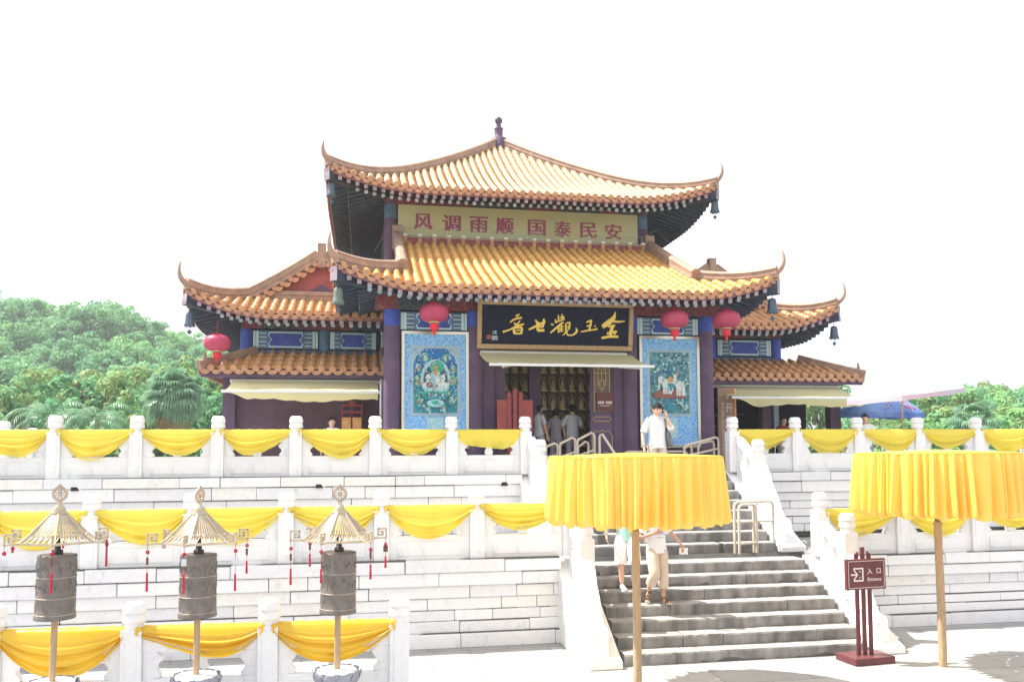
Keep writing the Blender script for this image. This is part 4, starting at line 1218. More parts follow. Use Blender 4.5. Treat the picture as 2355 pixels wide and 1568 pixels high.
def awning(label, a0, a1, b, z, out_, drop, shift, valance, seed):
    """retracting cloth awning: cloth, front bar, arms and, where it has one, a drooping valance"""
    t = thing('awning', label, 'awning', (a0+a1)/2, b, z)
    c = (a0+a1)/2; w_ = a1-a0; rnd = random.Random(seed)
    rows = []
    for j in range(9):
        v = j/8
        rows.append([(-w_/2+w_*i/24+shift*v, -out_*v, -drop*v-.06*sin(pi*v)-.012*sin(i*.9+j*.5)*v) for i in range(25)])
    mb = MB(); mb.grid(rows); mb.build('cloth', M['awning'], t)
    mb = MB(); mb.beam((-w_/2+shift-.05, -out_-.01, -drop-.03), (w_/2+shift+.05, -out_-.01, -drop-.03), .05, .06); mb.build('front_bar', M['awning_bar'], t, bevel=.01)
    mb = MB(); mb.tube([(-w_/2-.05, .02, 0), (w_/2+.05, .02, 0)], .055, 10); mb.build('roller', M['awning_bar'], t)
    for s in (-1, 1):
        mb = MB(); x = s*(w_/2-.25)
        mb.beam((x, -.02, -.14), (x+shift*.5-s*.3, -out_*.55, -drop*.55-.16), .04, .05); mb.beam((x+shift*.5-s*.3, -out_*.55, -drop*.55-.16), (x+shift, -out_+.03, -drop-.07), .04, .05)
        mb.build('arm', M['awning_bar'], t)
    if valance:
        rows = []
        ph = rnd.uniform(0, 3)
        for j in range(6):
            v = j/5
            r_ = []
            for i in range(61):
                u = i/60
                hgt = .20*(.80+.16*sin(u*9+ph)+.12*abs(sin(u*23+ph)))*min(1, (u if valance > 0 else 1-u)*9+.05)
                r_.append((-w_/2+shift+w_*u+(.18*v*(1-u) if valance > 0 else -.1*v*u), -out_-.03-.02*sin(u*30)*v, -drop-.05-hgt*v))
            rows.append(r_)
        mb = MB(); mb.grid(rows); mb.build('valance', M['awning'], t)
    return t
awning('cream cloth awning under the name plaque, over the doorway', -1.60, 1.98, FB-.12, 5.30, 1.05, .36, .14, 0, 1)
awning('cream cloth awning with a drooping valance over the left purple shop wall', -7.14, -3.80, -5.35, 4.74, 1.05, .30, -.02, 1, 2)
awning('cream cloth awning with a drooping valance over the dark right shop', 4.72, 8.18, -5.35, 4.72, 1.05, .34, .02, 1, 3)

# ------------------------------------------------------------------ lanterns and wind bells
lm = MB()
prof = []
for i in range(13):
    q = -pi/2+pi*i/12
    prof.append((.10+.215*cos(q)**.8 if abs(q) < pi/2-.01 else .10, .195*sin(q)))
n = 36
vs_, fs = [], []
for r, z in prof:
    for k in range(n): vs_.append(((r*(1+(.018 if k % 2 else -.012)))*cos(2*pi*k/n), (r*(1+(.018 if k % 2 else -.012)))*sin(2*pi*k/n), z))
fs = [(i*n+k, i*n+(k+1)%n, (i+1)*n+(k+1)%n, (i+1)*n+k) for i in range(12) for k in range(n)]
lm.add(vs_, fs, 0, True)
def lantern(label, a, b, z, k=1.0):
    t = thing('red_lantern', label, 'lantern', a, b, z, group='red lanterns hanging under the temple eaves')
    o = put('shade', LM, t); o.scale = (k,)*3
    for nm, me in (('collar', LC1), ('collar', LC4), ('fringe', LC2), ('hanger', LC3)):
        o = put(nm, me, t); o.scale = (k,)*3
LM = lm.mesh('shade', M['lantern'])
mb = MB(); mb.lathe([(.115,.185),(.12,.225)], 20); LC4 = mb.mesh('collar', M['lantern_dark'])
mb = MB(); mb.lathe([(.115,-.225),(.12,-.185)], 20); LC1 = mb.mesh('collar', M['gold_dim'])
mb = MB(); mb.lathe([(.10,-.24),(.095,-.36),(.085,-.37)], 20); mb.tube([(0,0,-.36),(0,0,-.48)], [.035,.028], 8); LC2 = mb.mesh('fringe', M['lantern_dark'])
mb = MB(); mb.tube([(0,0,.24),(0,0,.52)], .008, 5); LC3 = mb.mesh('hanger', M['cord'])
lantern('red lantern hanging above the painting of the seated figure', -2.66, -7.75, 6.02)
lantern('red lantern with sunlit pale top hanging above the elephant painting', 2.74, -7.75, 6.00)
lantern('red lantern at the right edge of the entrance eave, before the side roof', 3.98, -7.75, 6.03)
lantern('red lantern at the left end, just over the left shop roof horn', -7.42, -5.75, 5.55, .92)
bm = MB()
bm.lathe([(.02,.21),(.07,.205),(.10,.17),(.11,.10),(.115,.0),(.13,-.10),(.155,-.16),(.15,-.185)], 16)
for k in range(8):
    a = k*pi/4
    bm.add([(.15*cos(a-.3), .15*sin(a-.3), -.17), (.15*cos(a+.3), .15*sin(a+.3), -.17), (.158*cos(a), .158*sin(a), -.215)], [(0,1,2)])
BM = bm.mesh('bell', [M['bronze_blue']])
BMv = BM.copy(); BMv.materials[0] = M['bell_verd']
mb = MB(); mb.tube([(0,0,.02),(0,0,-.30)], .006, 5)
mb.add([(.075,0,-.34),(0,.012,-.265),(-.075,0,-.34),(0,.012,-.415),(0,-.012,-.265),(0,-.012,-.415)], [(0,1,3),(1,2,3),(0,5,4),(4,5,2),(0,4,1),(1,4,2),(2,5,3),(3,5,0)]); CL = mb.mesh('clapper', M['bronze_blue'])
mb = MB(); mb.tube([(0,0,.19),(0,0,.42)], .012, 6); HK = mb.mesh('hook', M['bronze_blue'])
def bell(label, a, b, z, me):
    z += .03
    t = thing('wind_bell', label, 'bell', a, b, z, group='wind bells hanging from the roof corners')
    for nm, m_ in (('bell', me), ('clapper', CL), ('hook', HK)): put(nm, m_, t).scale = (.84,)*3
bell('blue wind bell under the left corner of the top roof', -4.95, -4.93, 9.44, BM)
bell('blue wind bell under the right corner of the top roof', 5.02, -4.93, 9.50, BM)
bell('verdigris wind bell under the left corner of the entrance roof', -4.66, -8.05, 6.24, BMv)
bell('blue wind bell under the right corner of the entrance roof', 4.96, -8.05, 6.28, BM)
bell('blue wind bell under the outer corner of the left side hall roof', -8.10, -5.38, 6.10, BM)
bell('blue wind bell under the outer corner of the right side hall roof', 8.10, -5.38, 6.12, BM)

# ------------------------------------------------------------------ things in front of the hall
t = thing('notice_sign', 'dark red notice on the lattice of the door leaf', 'sign', 1.36, FB-.06, 3.98)
mb = MB(); mb.box(-.20, .20, -.02, 0, 0, .44); mb.build('board', M['sign'], t)
mb = MB()
for k in range(9):
    if k != 4: mb.box(-.17+.038*k, -.142+.038*k, -.023, -.02, .17, .23)
mb.box(-.12, .12, -.023, -.02, .12, .132); mb.build('lettering', M['sign_white'], t)
t = thing('banner_sign', 'tall brown banner with white Chinese and English lettering beside the right shop', 'sign', 4.78, -5.95, ZUP)
mb = MB(); mb.box(-.24, .24, 0, .06, .05, 2.02); mb.build('board', M['brown_banner'], t)
mb = MB(); mb.box(.20, .243, -.004, .05, .06, 2.0); mb.build('edge', M['orange_lamp'], t)
mb = MB()
for k, ch in enumerate('开光法物'): put_text(mb, ch, front, .004, .06, 1.52-.29*k, wd=.20, ht=.22, bold=.012)
def vert(u, v, d): return (-.115+v, -d, 1.0-u)
put_text(mb, 'RITUAL ENLIGHTENMENT', vert, .004, .03, 0, wd=1.36, ht=.062)
mb.tube([(.055*cos(i*.6)+.02, -.004, 1.80+.055*sin(i*.6)) for i in range(9)], .007, 5); mb.ball((.02, -.004, 1.79), (.03, .004, .04), 8, 6)
mb.build('lettering', M['sign_white'], t)
t = thing('screen_stand', 'red lacquered display screen standing left of the doorway', 'stand', -.83, -7.25, ZUP)
mb = MB(); mb.box(-.40, -.10, -.02, .02, .92, 1.60, 0); mb.box(.14, .40, -.02, .02, .92, 1.60, 0); mb.build('panel', M['red_wood'], t)
for x, h in ((-.13, 1.78), (0.0, 1.84), (.13, 1.78)):
    mb = MB(); mb.box(x-.05, x+.05, -.05, .03, 0, h); mb.build('post', M['red_dark'], t, bevel=.02)
mb = MB(); mb.box(-.40, .40, -.35, .30, 0, .06); mb.build('base', M['red_dark'], t)
t = thing('shrine_lamp', 'small red and orange glass lamp case against the left shop wall', 'lamp case', -4.42, -5.0, ZUP)
mb = MB(); mb.box(-.26, .26, -.16, .16, 0, .9); mb.build('stand', M['red_dark'], t)
mb = MB()
for x in (-.24, 0, .24): mb.box(x-.02, x+.02, -.02, .02, .9, 1.62)
mb.box(-.26, .26, -.03, .03, 1.40, 1.46); mb.box(-.26, .26, -.03, .03, 1.56, 1.62); mb.box(-.07, .07, -.04, .04, 1.56, 1.74); mb.build('rack', M['red_dark'], t)
for x in (-.125, .125):
    mb = MB(); mb.box(x-.105, x+.105, -.10, .02, .92, 1.30); mb.build('glass_case', M['orange_lamp'], t, bevel=.01)
# ------------------------------------------------------------------ yellow cloth swags
def swag(label, a, b, z, rot, wd, depth, seed, group, skew=0.0, flat=False, world=False, mk='cloth', tie=(1,1)):
    rnd = random.Random(seed)
    t = thing('cloth_swag', label, 'cloth swag', a, b, z, rot, group=group, world=world)
    mb = MB()
    ns, nv = 54, 44
    depth *= rnd.uniform(.90, 1.08); skew += rnd.uniform(-.25, .25); k1 = rnd.uniform(2.6, 4.4); ph = rnd.uniform(0, 6.28); k2 = rnd.uniform(7, 9); ph2 = rnd.uniform(0, 6.28)
    tw = rnd.uniform(-.5, .5)
    rows = []
    for j in range(nv+1):
        v = j/nv
        r_ = []
        for i in range(ns+1):
            s = i/ns
            ss = min(1, max(0, s+skew*sin(pi*s)*.25))
            shp = (4*ss*(1-ss))**.92 if not flat else min(1, 1-abs(2*ss-1)**6)*(.62+.38*s)
            tail = .085 if not flat else .03
            zz = -(depth*shp+tail*(1-shp))*v
            # folds run along the drape and gather towards both ties
            amp = (.016+.044*v)*(.45+.55*shp)
            f = sin(2*pi*k1*(v+.06*sin(pi*s+tw)+tw*.10*(s-.5))+ph+tw*3*s)*max(0, min(1, (v-.25)*2.6))
            f2 = .40*sin(2*pi*k2*v+ph2+4*tw*s)*max(0, min(1, (v-.15)*2))
            gath = .020*sin(s*pi*26+v*3)*(max(0, 1-s/.12)+max(0, 1-(1-s)/.12))
            bulge = .060*shp*sin(pi*min(1, v*1.05))**.8
            x = wd*(s-.5)*(1-.02*v*shp)+.010*sin(v*9+ph)*(1-shp)
            if flat: f = .9*sin(s*22+ph+3*v)*v; f2 = .4*sin(s*47+ph2)*v
            r_.append((x, -.085-bulge-amp*(f+f2)-abs(gath), zz+.004*sin(s*40+ph)*(v == 1)))
        rows.append(r_)
    # lap the top edge over the rail
    rows.insert(0, [(p[0], .05, .016+.004*sin(i*.7)) for i, p in enumerate(rows[0])])
    rows[1] = [(p[0], -.080, .012) for p in rows[1]]
    mb.grid(rows)
    mb.build('drape', M[mk], t)
    for sx, on in zip((-1, 1), tie):
        if not on or rnd.random() < .45: continue
        mb = MB()
        x = sx*wd*.5
        mb.ball((x, -.10, -.005), (.046, .034, .028), 10, 7)
        mb.tube([(x, -.11, -.01), (x+sx*.02, -.13, -.04), (x+sx*rnd.uniform(-.01,.02), -.125, -.06-rnd.uniform(0,.06))], [.016, .018, .008], 7)
        mb.build('knot', M[mk], t)
    return t
GU, GL_, GF = 'yellow swags along the upper balustrade', 'yellow swags along the lower balustrade', 'golden swags on the nearest balustrade'
def mid(xs, i): return (xs[i]+xs[i+1])/2, xs[i+1]-xs[i]-.16
upl = [(1, .42, 'yellow swag on the upper balustrade cut off by the left edge of the view'),
       (2, .46, 'yellow swag on the upper balustrade beneath the two feather palms'),
       (3, .42, 'yellow swag on the upper balustrade beneath the big round fan palm'),
       (4, .43, 'yellow swag on the upper balustrade below the left end of the shop awning'),
       (5, .42, 'yellow swag on the upper balustrade below the red and orange lamp case'),
       (6, .43, 'yellow swag on the upper balustrade below the painting of the seated figure'),
       (7, .36, 'flat sagging yellow cloth on the upper balustrade beside the top of the stairs')]
for i, dp, lb in upl:
    c, wd = mid(UP_A, i)
    swag(lb, c, BBU, ZUP+.89, 0, wd, dp*1.22, 10+i, GU, skew=(.5,-.3,.2,-.2,.4,-.1,0,.2)[i], flat=(i == 7))
for i, dp, lb in [(0, .38, 'yellow swag on the upper balustrade just right of the stairs, behind a low post'),
                  (1, .47, 'deepest yellow swag on the upper balustrade, below the right shop interior'),
                  (2, .40, 'yellow swag on the upper balustrade right below the blue parasol'),
                  (3, .38, 'yellow swag on the upper balustrade left of the small palm on the right'),
                  (4, .46, 'yellow swag on the upper balustrade at the right edge of the view')]:
    c, wd = mid(UP_B, i)
    swag(lb, c, BBU, ZUP+.89, 0, wd, dp*1.20, 40+i, GU, skew=(.3,.0,-.3,.2,.1)[i])
for i, dp, lb in [(2, .55, 'yellow swag on the lower balustrade behind the left prayer wheel'),
                  (3, .56, 'yellow swag on the lower balustrade between the left and middle prayer wheels'),
                  (4, .54, 'yellow swag on the lower balustrade right of the middle prayer wheel canopy'),
                  (5, .50, 'yellow swag on the lower balustrade behind the right prayer wheel'),
                  (6, .58, 'deep yellow swag on the lower balustrade, first one right of the prayer wheels'),
                  (7, .44, 'yellow swag on the lower balustrade touching the left yellow parasol skirt')]:
    c, wd = mid(LO_A, i)
    swag(lb, c, BBL, ZL+.84, 0, wd, dp, 60+i, GL_, skew=(0,0,.2,-.2,.3,-.3,.1,.1)[i])
for i, dp, lb in [(0, .48, 'yellow swag on the lower balustrade above the entrance sign'),
                  (1, .50, 'yellow swag mostly hidden behind the right yellow parasol skirt'),
                  (2, .42, 'yellow swag on the lower balustrade peeping out below the right parasol at the edge')]:
    c, wd = mid(LO_B, i)
    swag(lb, c, BBL, ZR+.78, 0, wd, dp, 80+i, GL_, skew=(.4,.1,-.2)[i])
fx, fy = cos(FGR), sin(FGR)
f0 = Vector((FGO.x, FGO.y, 0))
for i, dp, lb, sk in [(0, .58, 'large golden swag on the nearest balustrade behind the left prayer wheel pole', .2), (1, .38, 'twisted golden swag on the nearest balustrade behind the middle prayer wheel pole', -.5), (2, .46, 'golden swag on the nearest balustrade behind the right prayer wheel pole', .1)]:
    c, wd = mid(FG_X, i)
    p = f0+Vector((fx, fy, 0))*c
    swag(lb, p.x, p.y, 1.03, FGR, wd, dp, 90+i, GF, skew=sk, world=True, mk='cloth_deep')

# ------------------------------------------------------------------ yellow parasols with pleated skirts
def yellow_parasol(label, x, y, seed, zt, zb, R):
    t = thing('yellow_parasol', label, 'parasol', x, y, 0, 0, world=True)
    rnd = random.Random(seed)
    mb = MB()
    n, m = 640, 22
    ph = [rnd.uniform(0, 6.28) for _ in range(6)]
    lobes = 30
    warp = lambda a: a*lobes+1.6*sin(3*a+ph[0])+1.1*sin(7*a+ph[1])+.7*sin(13*a+ph[4])
    rows = []
    for j in range(m+1):
        v = j/m
        r_ = []
        for i in range(n+1):
            a = 2*pi*(i % n)/n
            wv = sin(warp(a)+.35*sin(v*2+5*a+ph[2]))
            w2 = sin(warp(a)*.5+ph[3]+v*.8)
            amp = .030+.100*v**.6
            fold = (1-abs(wv))**1.5*(-1.0)+.35*wv
            r = R+.022+.040*v+amp*(fold*.75+.16*sin(2*warp(a)+ph[2]))+.020*v*w2-.035*max(0, (v-.90)/.10)**2
            z = zt-(zt-zb)*v+.012*sin(warp(a)*.5+ph[5])*v+(.020*wv if j == m else 0)
            r_.append((r*cos(a), r*sin(a), z))
        rows.append(r_)
    mb.grid(rows)
    mb.build('skirt', M['cloth_skirt'], t)
    mb = MB()
    mb.tube([(R*cos(2*pi*i/64), R*sin(2*pi*i/64), zt+.004) for i in range(64)], .014, 6, close=True)
    mb.build('rim', M['cloth_deep'], t)
    mb = MB()
    rows = [[(R*q*cos(2*pi*i/64), R*q*sin(2*pi*i/64), zt+.012+.05*(1-q)+.006*sin(i*2.1)*q) for i in range(65)] for q in (.02,.3,.55,.8,.93,.995)]
    mb.grid(rows)
    mb.build('top_cloth', M['cloth'], t)
    mb = MB()
    for k in range(8): mb.tube([(0,0,zt-.02),(R*.98*cos(k*pi/4), R*.98*sin(k*pi/4), zt-.008)], .010, 5)
    mb.build('ribs', M['pole_dark'], t)
    mb = MB(); mb.tube([(0,0,zb-.18),(0,0,zt)], .042, 14); mb.build('upper_pole', M['pole_dark'], t)
    mb = MB()
    pts, rad = [], []
    for i in range(41):
        z = (zb-.14)*i/40
        pts.append((.004*sin(z*2.1), 0, z)); rad.append(.056+(.004 if i in (3, 13, 23, 32) else 0)-.004*z/2)
    mb.tube(pts, rad, 16); mb.lathe([(.060, zb-.16), (.060, zb-.12)], 16)
    mb.build('pole', M['bamboo'], t)
    return t
yellow_parasol('yellow parasol with a long pleated skirt, standing before the stairs', 1.60, 10.85, 2, 2.97, 2.13, 1.105)
yellow_parasol('yellow pleated parasol at the right edge, near the entrance sign', 6.06, 11.86, 7, 2.99, 2.14, 1.06)

# ------------------------------------------------------------------ prayer wheels on lotus stones
def bez(p, n=8): return p
def hexp(r, k, off): a = off+k*pi/3; return Vector((r*cos(a), r*sin(a), 0))
def prayer_wheel(label, x, y, off, dz, disc_rot, lean):
    t = thing('prayer_wheel', label, 'prayer wheel', x, y, 0, 0, group='bronze prayer wheels on lotus stones', world=True)
    t.rotation_euler = (0, lean, 0)
    mb = MB()
    mb.lathe([(.30,0),(.30,.10),(.22,.14),(.19,.30),(.20,.36)], 24)
    mb.lathe([(.12,.34),(.16,.40),(.20,.50),(.225,.585),(.22,.605),(.05,.615)], 24)
    lot = mb.build('lotus_stone', M['marble_b'], t)
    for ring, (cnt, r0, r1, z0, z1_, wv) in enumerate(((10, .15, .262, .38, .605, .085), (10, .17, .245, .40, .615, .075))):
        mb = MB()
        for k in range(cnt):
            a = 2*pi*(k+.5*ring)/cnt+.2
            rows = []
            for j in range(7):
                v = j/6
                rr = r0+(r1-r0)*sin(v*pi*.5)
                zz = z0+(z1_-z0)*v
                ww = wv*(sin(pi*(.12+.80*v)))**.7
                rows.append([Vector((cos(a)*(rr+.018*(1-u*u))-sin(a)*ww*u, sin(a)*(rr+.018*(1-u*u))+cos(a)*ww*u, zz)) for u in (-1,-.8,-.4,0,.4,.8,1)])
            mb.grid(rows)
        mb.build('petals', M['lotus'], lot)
    mb = MB(); mb.tube([(0,0,.60),(0,0,1.30)], .034, 14); mb.build('pole', M['bamboo'], t)
    mb = MB()
    zb, zt_ = 1.26+dz, 1.94+dz
    R = .196
    mb.lathe([(R*.96, zb),(R*1.05, zb+.002),(R*1.055, zb+.022),(R*1.03, zb+.03),(R*1.045, zb+.045),(R*1.01, zb+.055),(R, zb+.22),(R*1.015, zb+.225),(R*1.015, zb+.235),(R, zb+.24),(R*.995, zb+.44),(R*1.01, zb+.445),(R*1.01, zb+.455),(R*.99, zb+.46),(R*.985, zt_-.03),(R*1.0, zt_-.025),(R*.99, zt_),(R*.90, zt_+.004),(.05, zt_+.004)], 40)
    rnd = random.Random(int(x*100))
    for row, zc, hh in ((0, zb+.14, .05), (1, zb+.34, .055), (2, zb+.55, .05)):        # raised script-like characters round the drum
        for k in range(30):
            a = 2*pi*k/30
            for q in range(3):
                da = rnd.uniform(-.09, .09); dz_ = rnd.uniform(-.8, .8)*hh
                p0 = Vector((R*1.004*cos(a+da), R*1.004*sin(a+da), zc+dz_)); a2 = a+da+rnd.uniform(-.07,.07)
                p1 = Vector((R*1.004*cos(a2), R*1.004*sin(a2), zc+dz_+rnd.choice((-1, 1))*rnd.uniform(.02, .05)))
                mb.tube([p0, p1], .0022, 4)
    dr = mb.build('drum', M['drum'], t)
    for z_ in (zb+.055, zb+.23, zb+.45):
        mb = MB(); mb.tube([(R*1.016*cos(2*pi*i/40), R*1.016*sin(2*pi*i/40), z_) for i in range(40)], .0045, 5, close=True)
        mb.build('band', M['brass_dark'], dr)
    mb = MB(); mb.lathe([(.055, zt_),(.055, zt_+.05),(.032, zt_+.055),(.032, zt_+.20)], 14); mb.build('spindle', M['spindle'], t)
    # open slatted canopy
    zr = 2.085+dz
    mb = MB()
    ha, hb, hc, hd = .405, .31, .29, .075
    za, zb2, zc2, zd = zr, zr+.070, zr+.078, zr+.305
    for k in range(6):
        A0, A1 = hexp(ha, k, off), hexp(ha, k+1, off)
        B0, B1 = hexp(hb, k, off), hexp(hb, k+1, off)
        C0, C1 = hexp(hc, k, off), hexp(hc, k+1, off)
        D0, D1 = hexp(hd, k, off), hexp(hd, k+1, off)
        Z = lambda p, z: Vector((p.x, p.y, z))
        mb.beam(Z(A0,za), Z(A1,za), .022, .026); mb.beam(Z(B0,zb2), Z(B1,zb2), .016, .016); mb.beam(Z(D0,zd), Z(D1,zd), .014, .014)
        mb.beam(Z(A0,za), Z(B0,zb2), .022, .018); mb.beam(Z(B0,zb2), Z(D0,zd), .020, .020)
        for i in range(1, 10):
            q = i/10
            mb.beam(Z(C0.lerp(C1, q), zc2), Z(D0.lerp(D1, q), zd), .011, .009)
        for i in range(6):
            q0, q1 = (i+.15)/6, (i+.85)/6
            mb.beam(Z(A0.lerp(A1, q0), za+.01), Z(B0.lerp(B1, q0), zb2), .009, .009)
            mb.beam(Z(A0.lerp(A1, q0), za+.01), Z(B0.lerp(B1, q1), zb2), .009, .009)
    can = mb.build('canopy', M['brass'], t)
    for k in range(6):
        d = hexp(1, k, off)
        mb = MB()
        r0 = ha-.02
        path = [(0, 0), (.155, 0), (.155, .105), (.060, .105), (.060, .036), (.114, .036), (.114, .070), (.088, .070)]
        P3 = [d*(r0+u)+Vector((0, 0, za+v)) for u, v in path]
        sdv = Vector((-d.y, d.x, 0))
        for p, q in zip(P3, P3[1:]):
            e_ = (q-p).normalized()*.009
            mb.beam(p-e_, q+e_, .020, .018, up=sdv)
        mb.build('corner_scroll', M['brass'], can)
    mb = MB()
    mb.lathe([(.085, zd-.01),(.09, zd+.01),(.06, zd+.025),(.07, zd+.04),(.05, zd+.055),(.055, zd+.07),(.026, zd+.085),(.020, zd+.12)], 18)
    mb.build('cap', M['brass'], can)
    mb = MB()                                   # pierced wheel finial with a pointed tip
    zc = zd+.205
    rot = Matrix.Rotation(disc_rot, 3, 'Z')
    fn = lambda u, v, d_: tuple(rot @ Vector((u, d_, zc+v)))
    ro, ri = .082, .052
    def outer(a):
        k = max(0, cos(a-pi/2))**40*.030
        lo = max(0, cos(a+pi/2))**24*.016
        return ((ro+k+lo)*cos(a), (ro+k+lo)*sin(a))
    N_ = 48
    for s_ in (-.007, .007):
        vs_ = [fn(*outer(2*pi*i/N_), s_) for i in range(N_)]+[fn(ri*cos(2*pi*i/N_), ri*sin(2*pi*i/N_), s_) for i in range(N_)]
        mb.add(vs_, [(i, (i+1)%N_, N_+(i+1)%N_, N_+i) if s_ < 0 else (N_+i, N_+(i+1)%N_, (i+1)%N_, i) for i in range(N_)])
    for rad in (outer, lambda a: (ri*cos(a), ri*sin(a))):
        vs_ = [fn(*rad(2*pi*i/N_), -.007) for i in range(N_)]+[fn(*rad(2*pi*i/N_), .007) for i in range(N_)]
        mb.add(vs_, [(i, (i+1)%N_, N_+(i+1)%N_, N_+i) for i in range(N_)])
    for k in range(8):
        a = k*pi/4+.39
        mb.beam(fn(.012*cos(a), .012*sin(a), 0), fn((ri+.003)*cos(a), (ri+.003)*sin(a), 0), .014, .012, up=tuple(rot @ Vector((0,1,0))))
    mb.tube([fn(0, 0, -.009), fn(0, 0, .009)], .018, 12)
    mb.tube([(0,0,zd+.115), (0,0,zc-ro-.005)], [.020, .014], 8)
    mb.build('finial', M['brass_dark'], can)
    return (x, y, za, off, lean)
wheels = [prayer_wheel('left prayer wheel of the three, nearest the left edge of the view', -4.97, 9.05, radians(233), .02, .15, radians(.8)),
          prayer_wheel('middle prayer wheel of the three, its wheel finial seen edge-on', -3.51, 9.30, radians(275), -.015, 1.30, radians(.2)),
          prayer_wheel('right prayer wheel of the three, nearest to the lower balustrade end', -2.0, 9.50, radians(261), -.02, .1, radians(.6))]
CH = [  # wheel, corner, cord, tag, tassel length, description
 (0, 5, .07, None, .05, 'short knotted charm at the right tip of the left canopy'), (0, 1, .27, 'tag_dark', .20, 'long red tasselled charm hanging before the left bronze drum'),
 (0, 0, .10, None, .0, 'small red knot charm on the front left scroll of the left canopy'), (0, 4, .06, None, .06, 'thin charm at the far back scroll of the left canopy'), (0, 3, .10, 'tag_dark', .22, 'red charm at the outermost left tip of the left canopy'),
 (1, 5, .30, 'tag_dark', .19, 'dark red tassel charm at the left tip of the middle canopy'), (1, 0, .28, 'tag_pale', .20, 'bright red tassel with pale card hanging before the middle drum'),
 (1, 4, .08, 'tag_pale', .0, 'pale card charm at the back left of the middle drum'), (1, 1, .33, 'tag_pale', .17, 'long red tassel with pale card at the front right of the middle canopy'), (1, 2, .26, 'tag_dark', .13, 'short red tassel with red card at the right tip of the middle canopy'),
 (2, 5, .30, 'tag_dark', .17, 'long red tassel at the left tip of the right canopy'), (2, 4, .20, 'tag_dark', .14, 'small red tassel at the back left of the right canopy'),
 (2, 0, .26, None, .14, 'red tassel hanging before the right bronze drum'), (2, 1, .24, 'tag_dark', .15, 'dark thin tassel at the front right of the right canopy'), (2, 2, .22, 'tag_dark', .12, 'charm with a square dark card at the right tip of the right canopy'),
]
for wi, k, cl, tg, tl_, lb in CH:
    x, y, za, off, lean = wheels[wi]
    p = hexp(.535, k, off)
    t = thing('tassel_charm', lb, 'charm', x+p.x+za*sin(lean), y+p.y, za-.012, 0, group='charms hanging from the prayer wheel canopies', world=True)
    mb = MB(); mb.tube([(0,0,.03),(0,0,-cl)], .003, 5); mb.build('cord', M['cord'], t)
    mb = MB(); mb.tube([(.016*cos(q*.7), 0, -.07+.016*sin(q*.7)) for q in range(9)], .006, 5, close=True); mb.tube([(.016*cos(q*.7), .006, -.07+.02*sin(q*1.4)) for q in range(9)], .005, 5, close=True); mb.build('knot', M['tassel'], t)
    if tg:
        big = 'square' in lb
        mb = MB(); zc = -cl*.55; hw, hh = (.026, .036) if big or tg == 'tag_pale' else (.012, .038)
        mb.box(-hw, hw, -.004, .004, zc-hh, zc+hh); mb.build('card', M[tg], t)
    if tl_:
        mb = MB(); mb.ball((0,0,-cl), .013, 8, 6); mb.lathe([(.009,-cl-.005),(.012,-cl-.02),(.011,-cl-.04),(.014,-cl-tl_)], 10, smooth=False); mb.build('tassel', M['tassel'], t)

# ------------------------------------------------------------------ entrance sign
t = thing('entrance_sign', 'maroon entrance sign on three posts with a square base at the foot of the stairs', 'sign', 3.06, -14.18, 0, .10)
t.scale = (.93,)*3
mb = MB(); mb.box(-.36, .36, -.24, .24, 0, .11); mb.build('base', M['sign'], t, bevel=.012)
for x, h, sl in ((-.115, 1.70, .05), (0, 1.76, 0), (.115, 1.70, -.05)):
    mb = MB(); p = []
    r, q = .034, .016
    mb.hexa([(x-r,-q,.11),(x+r,-q,.11),(x+r,q,.11),(x-r,q,.11),(x-r,-q,h-max(0,sl)),(x+r,-q,h+min(0,sl)),(x+r,q,h+min(0,sl)),(x-r,q,h-max(0,sl))])
    mb.build('post', M['sign'], t, bevel=.006)
mb = MB(); mb.box(-.355, .355, -.085, -.02, 1.115, 1.585); pn = mb.build('panel', M['sign'], t, bevel=.006)
mb = MB()
fs_ = lambda u, v, d: (u, -.085-d, 1.35+v)
def rc(u0, u1, v0, v1, d=.002): mb.plate([(u0,v0),(u1,v0),(u1,v1),(u0,v1)], fs_, d)
for v in (-.205, .205): rc(-.325, .325, v-.004, v+.004)
for u in (-.325, .325): rc(u-.004, u+.004, -.20, .20)
rc(-.235, -.055, .082, .105); rc(-.235, -.055, -.105, -.082); rc(-.080, -.055, -.081, .081); rc(-.235, -.212, .055, .081); rc(-.235, -.212, -.081, -.055)
rc(-.285, -.20, -.012, .012)
mb.plate([(-.225,.062),(-.205,.062),(-.155,0),(-.205,-.062),(-.225,-.062),(-.190,0)][::-1], fs_, .003)
mb.plate([(-.145,.062),(-.140,.05),(-.100,.028),(-.105,.040)][::-1], fs_, .002); mb.plate([(-.145,-.062),(-.140,-.05),(-.100,-.028),(-.105,-.040)], fs_, .002)
put_text(mb, '入', fs_, .002, .062, .045, wd=.095, ht=.09, bold=.014); put_text(mb, '口', fs_, .002, .225, .045, wd=.075, ht=.08, bold=.012)
put_text(mb, 'Entrance', fs_, .002, .145, -.078, wd=.25, ht=.055, bold=.012)
mb.build('lettering', M['sign_white'], pn)

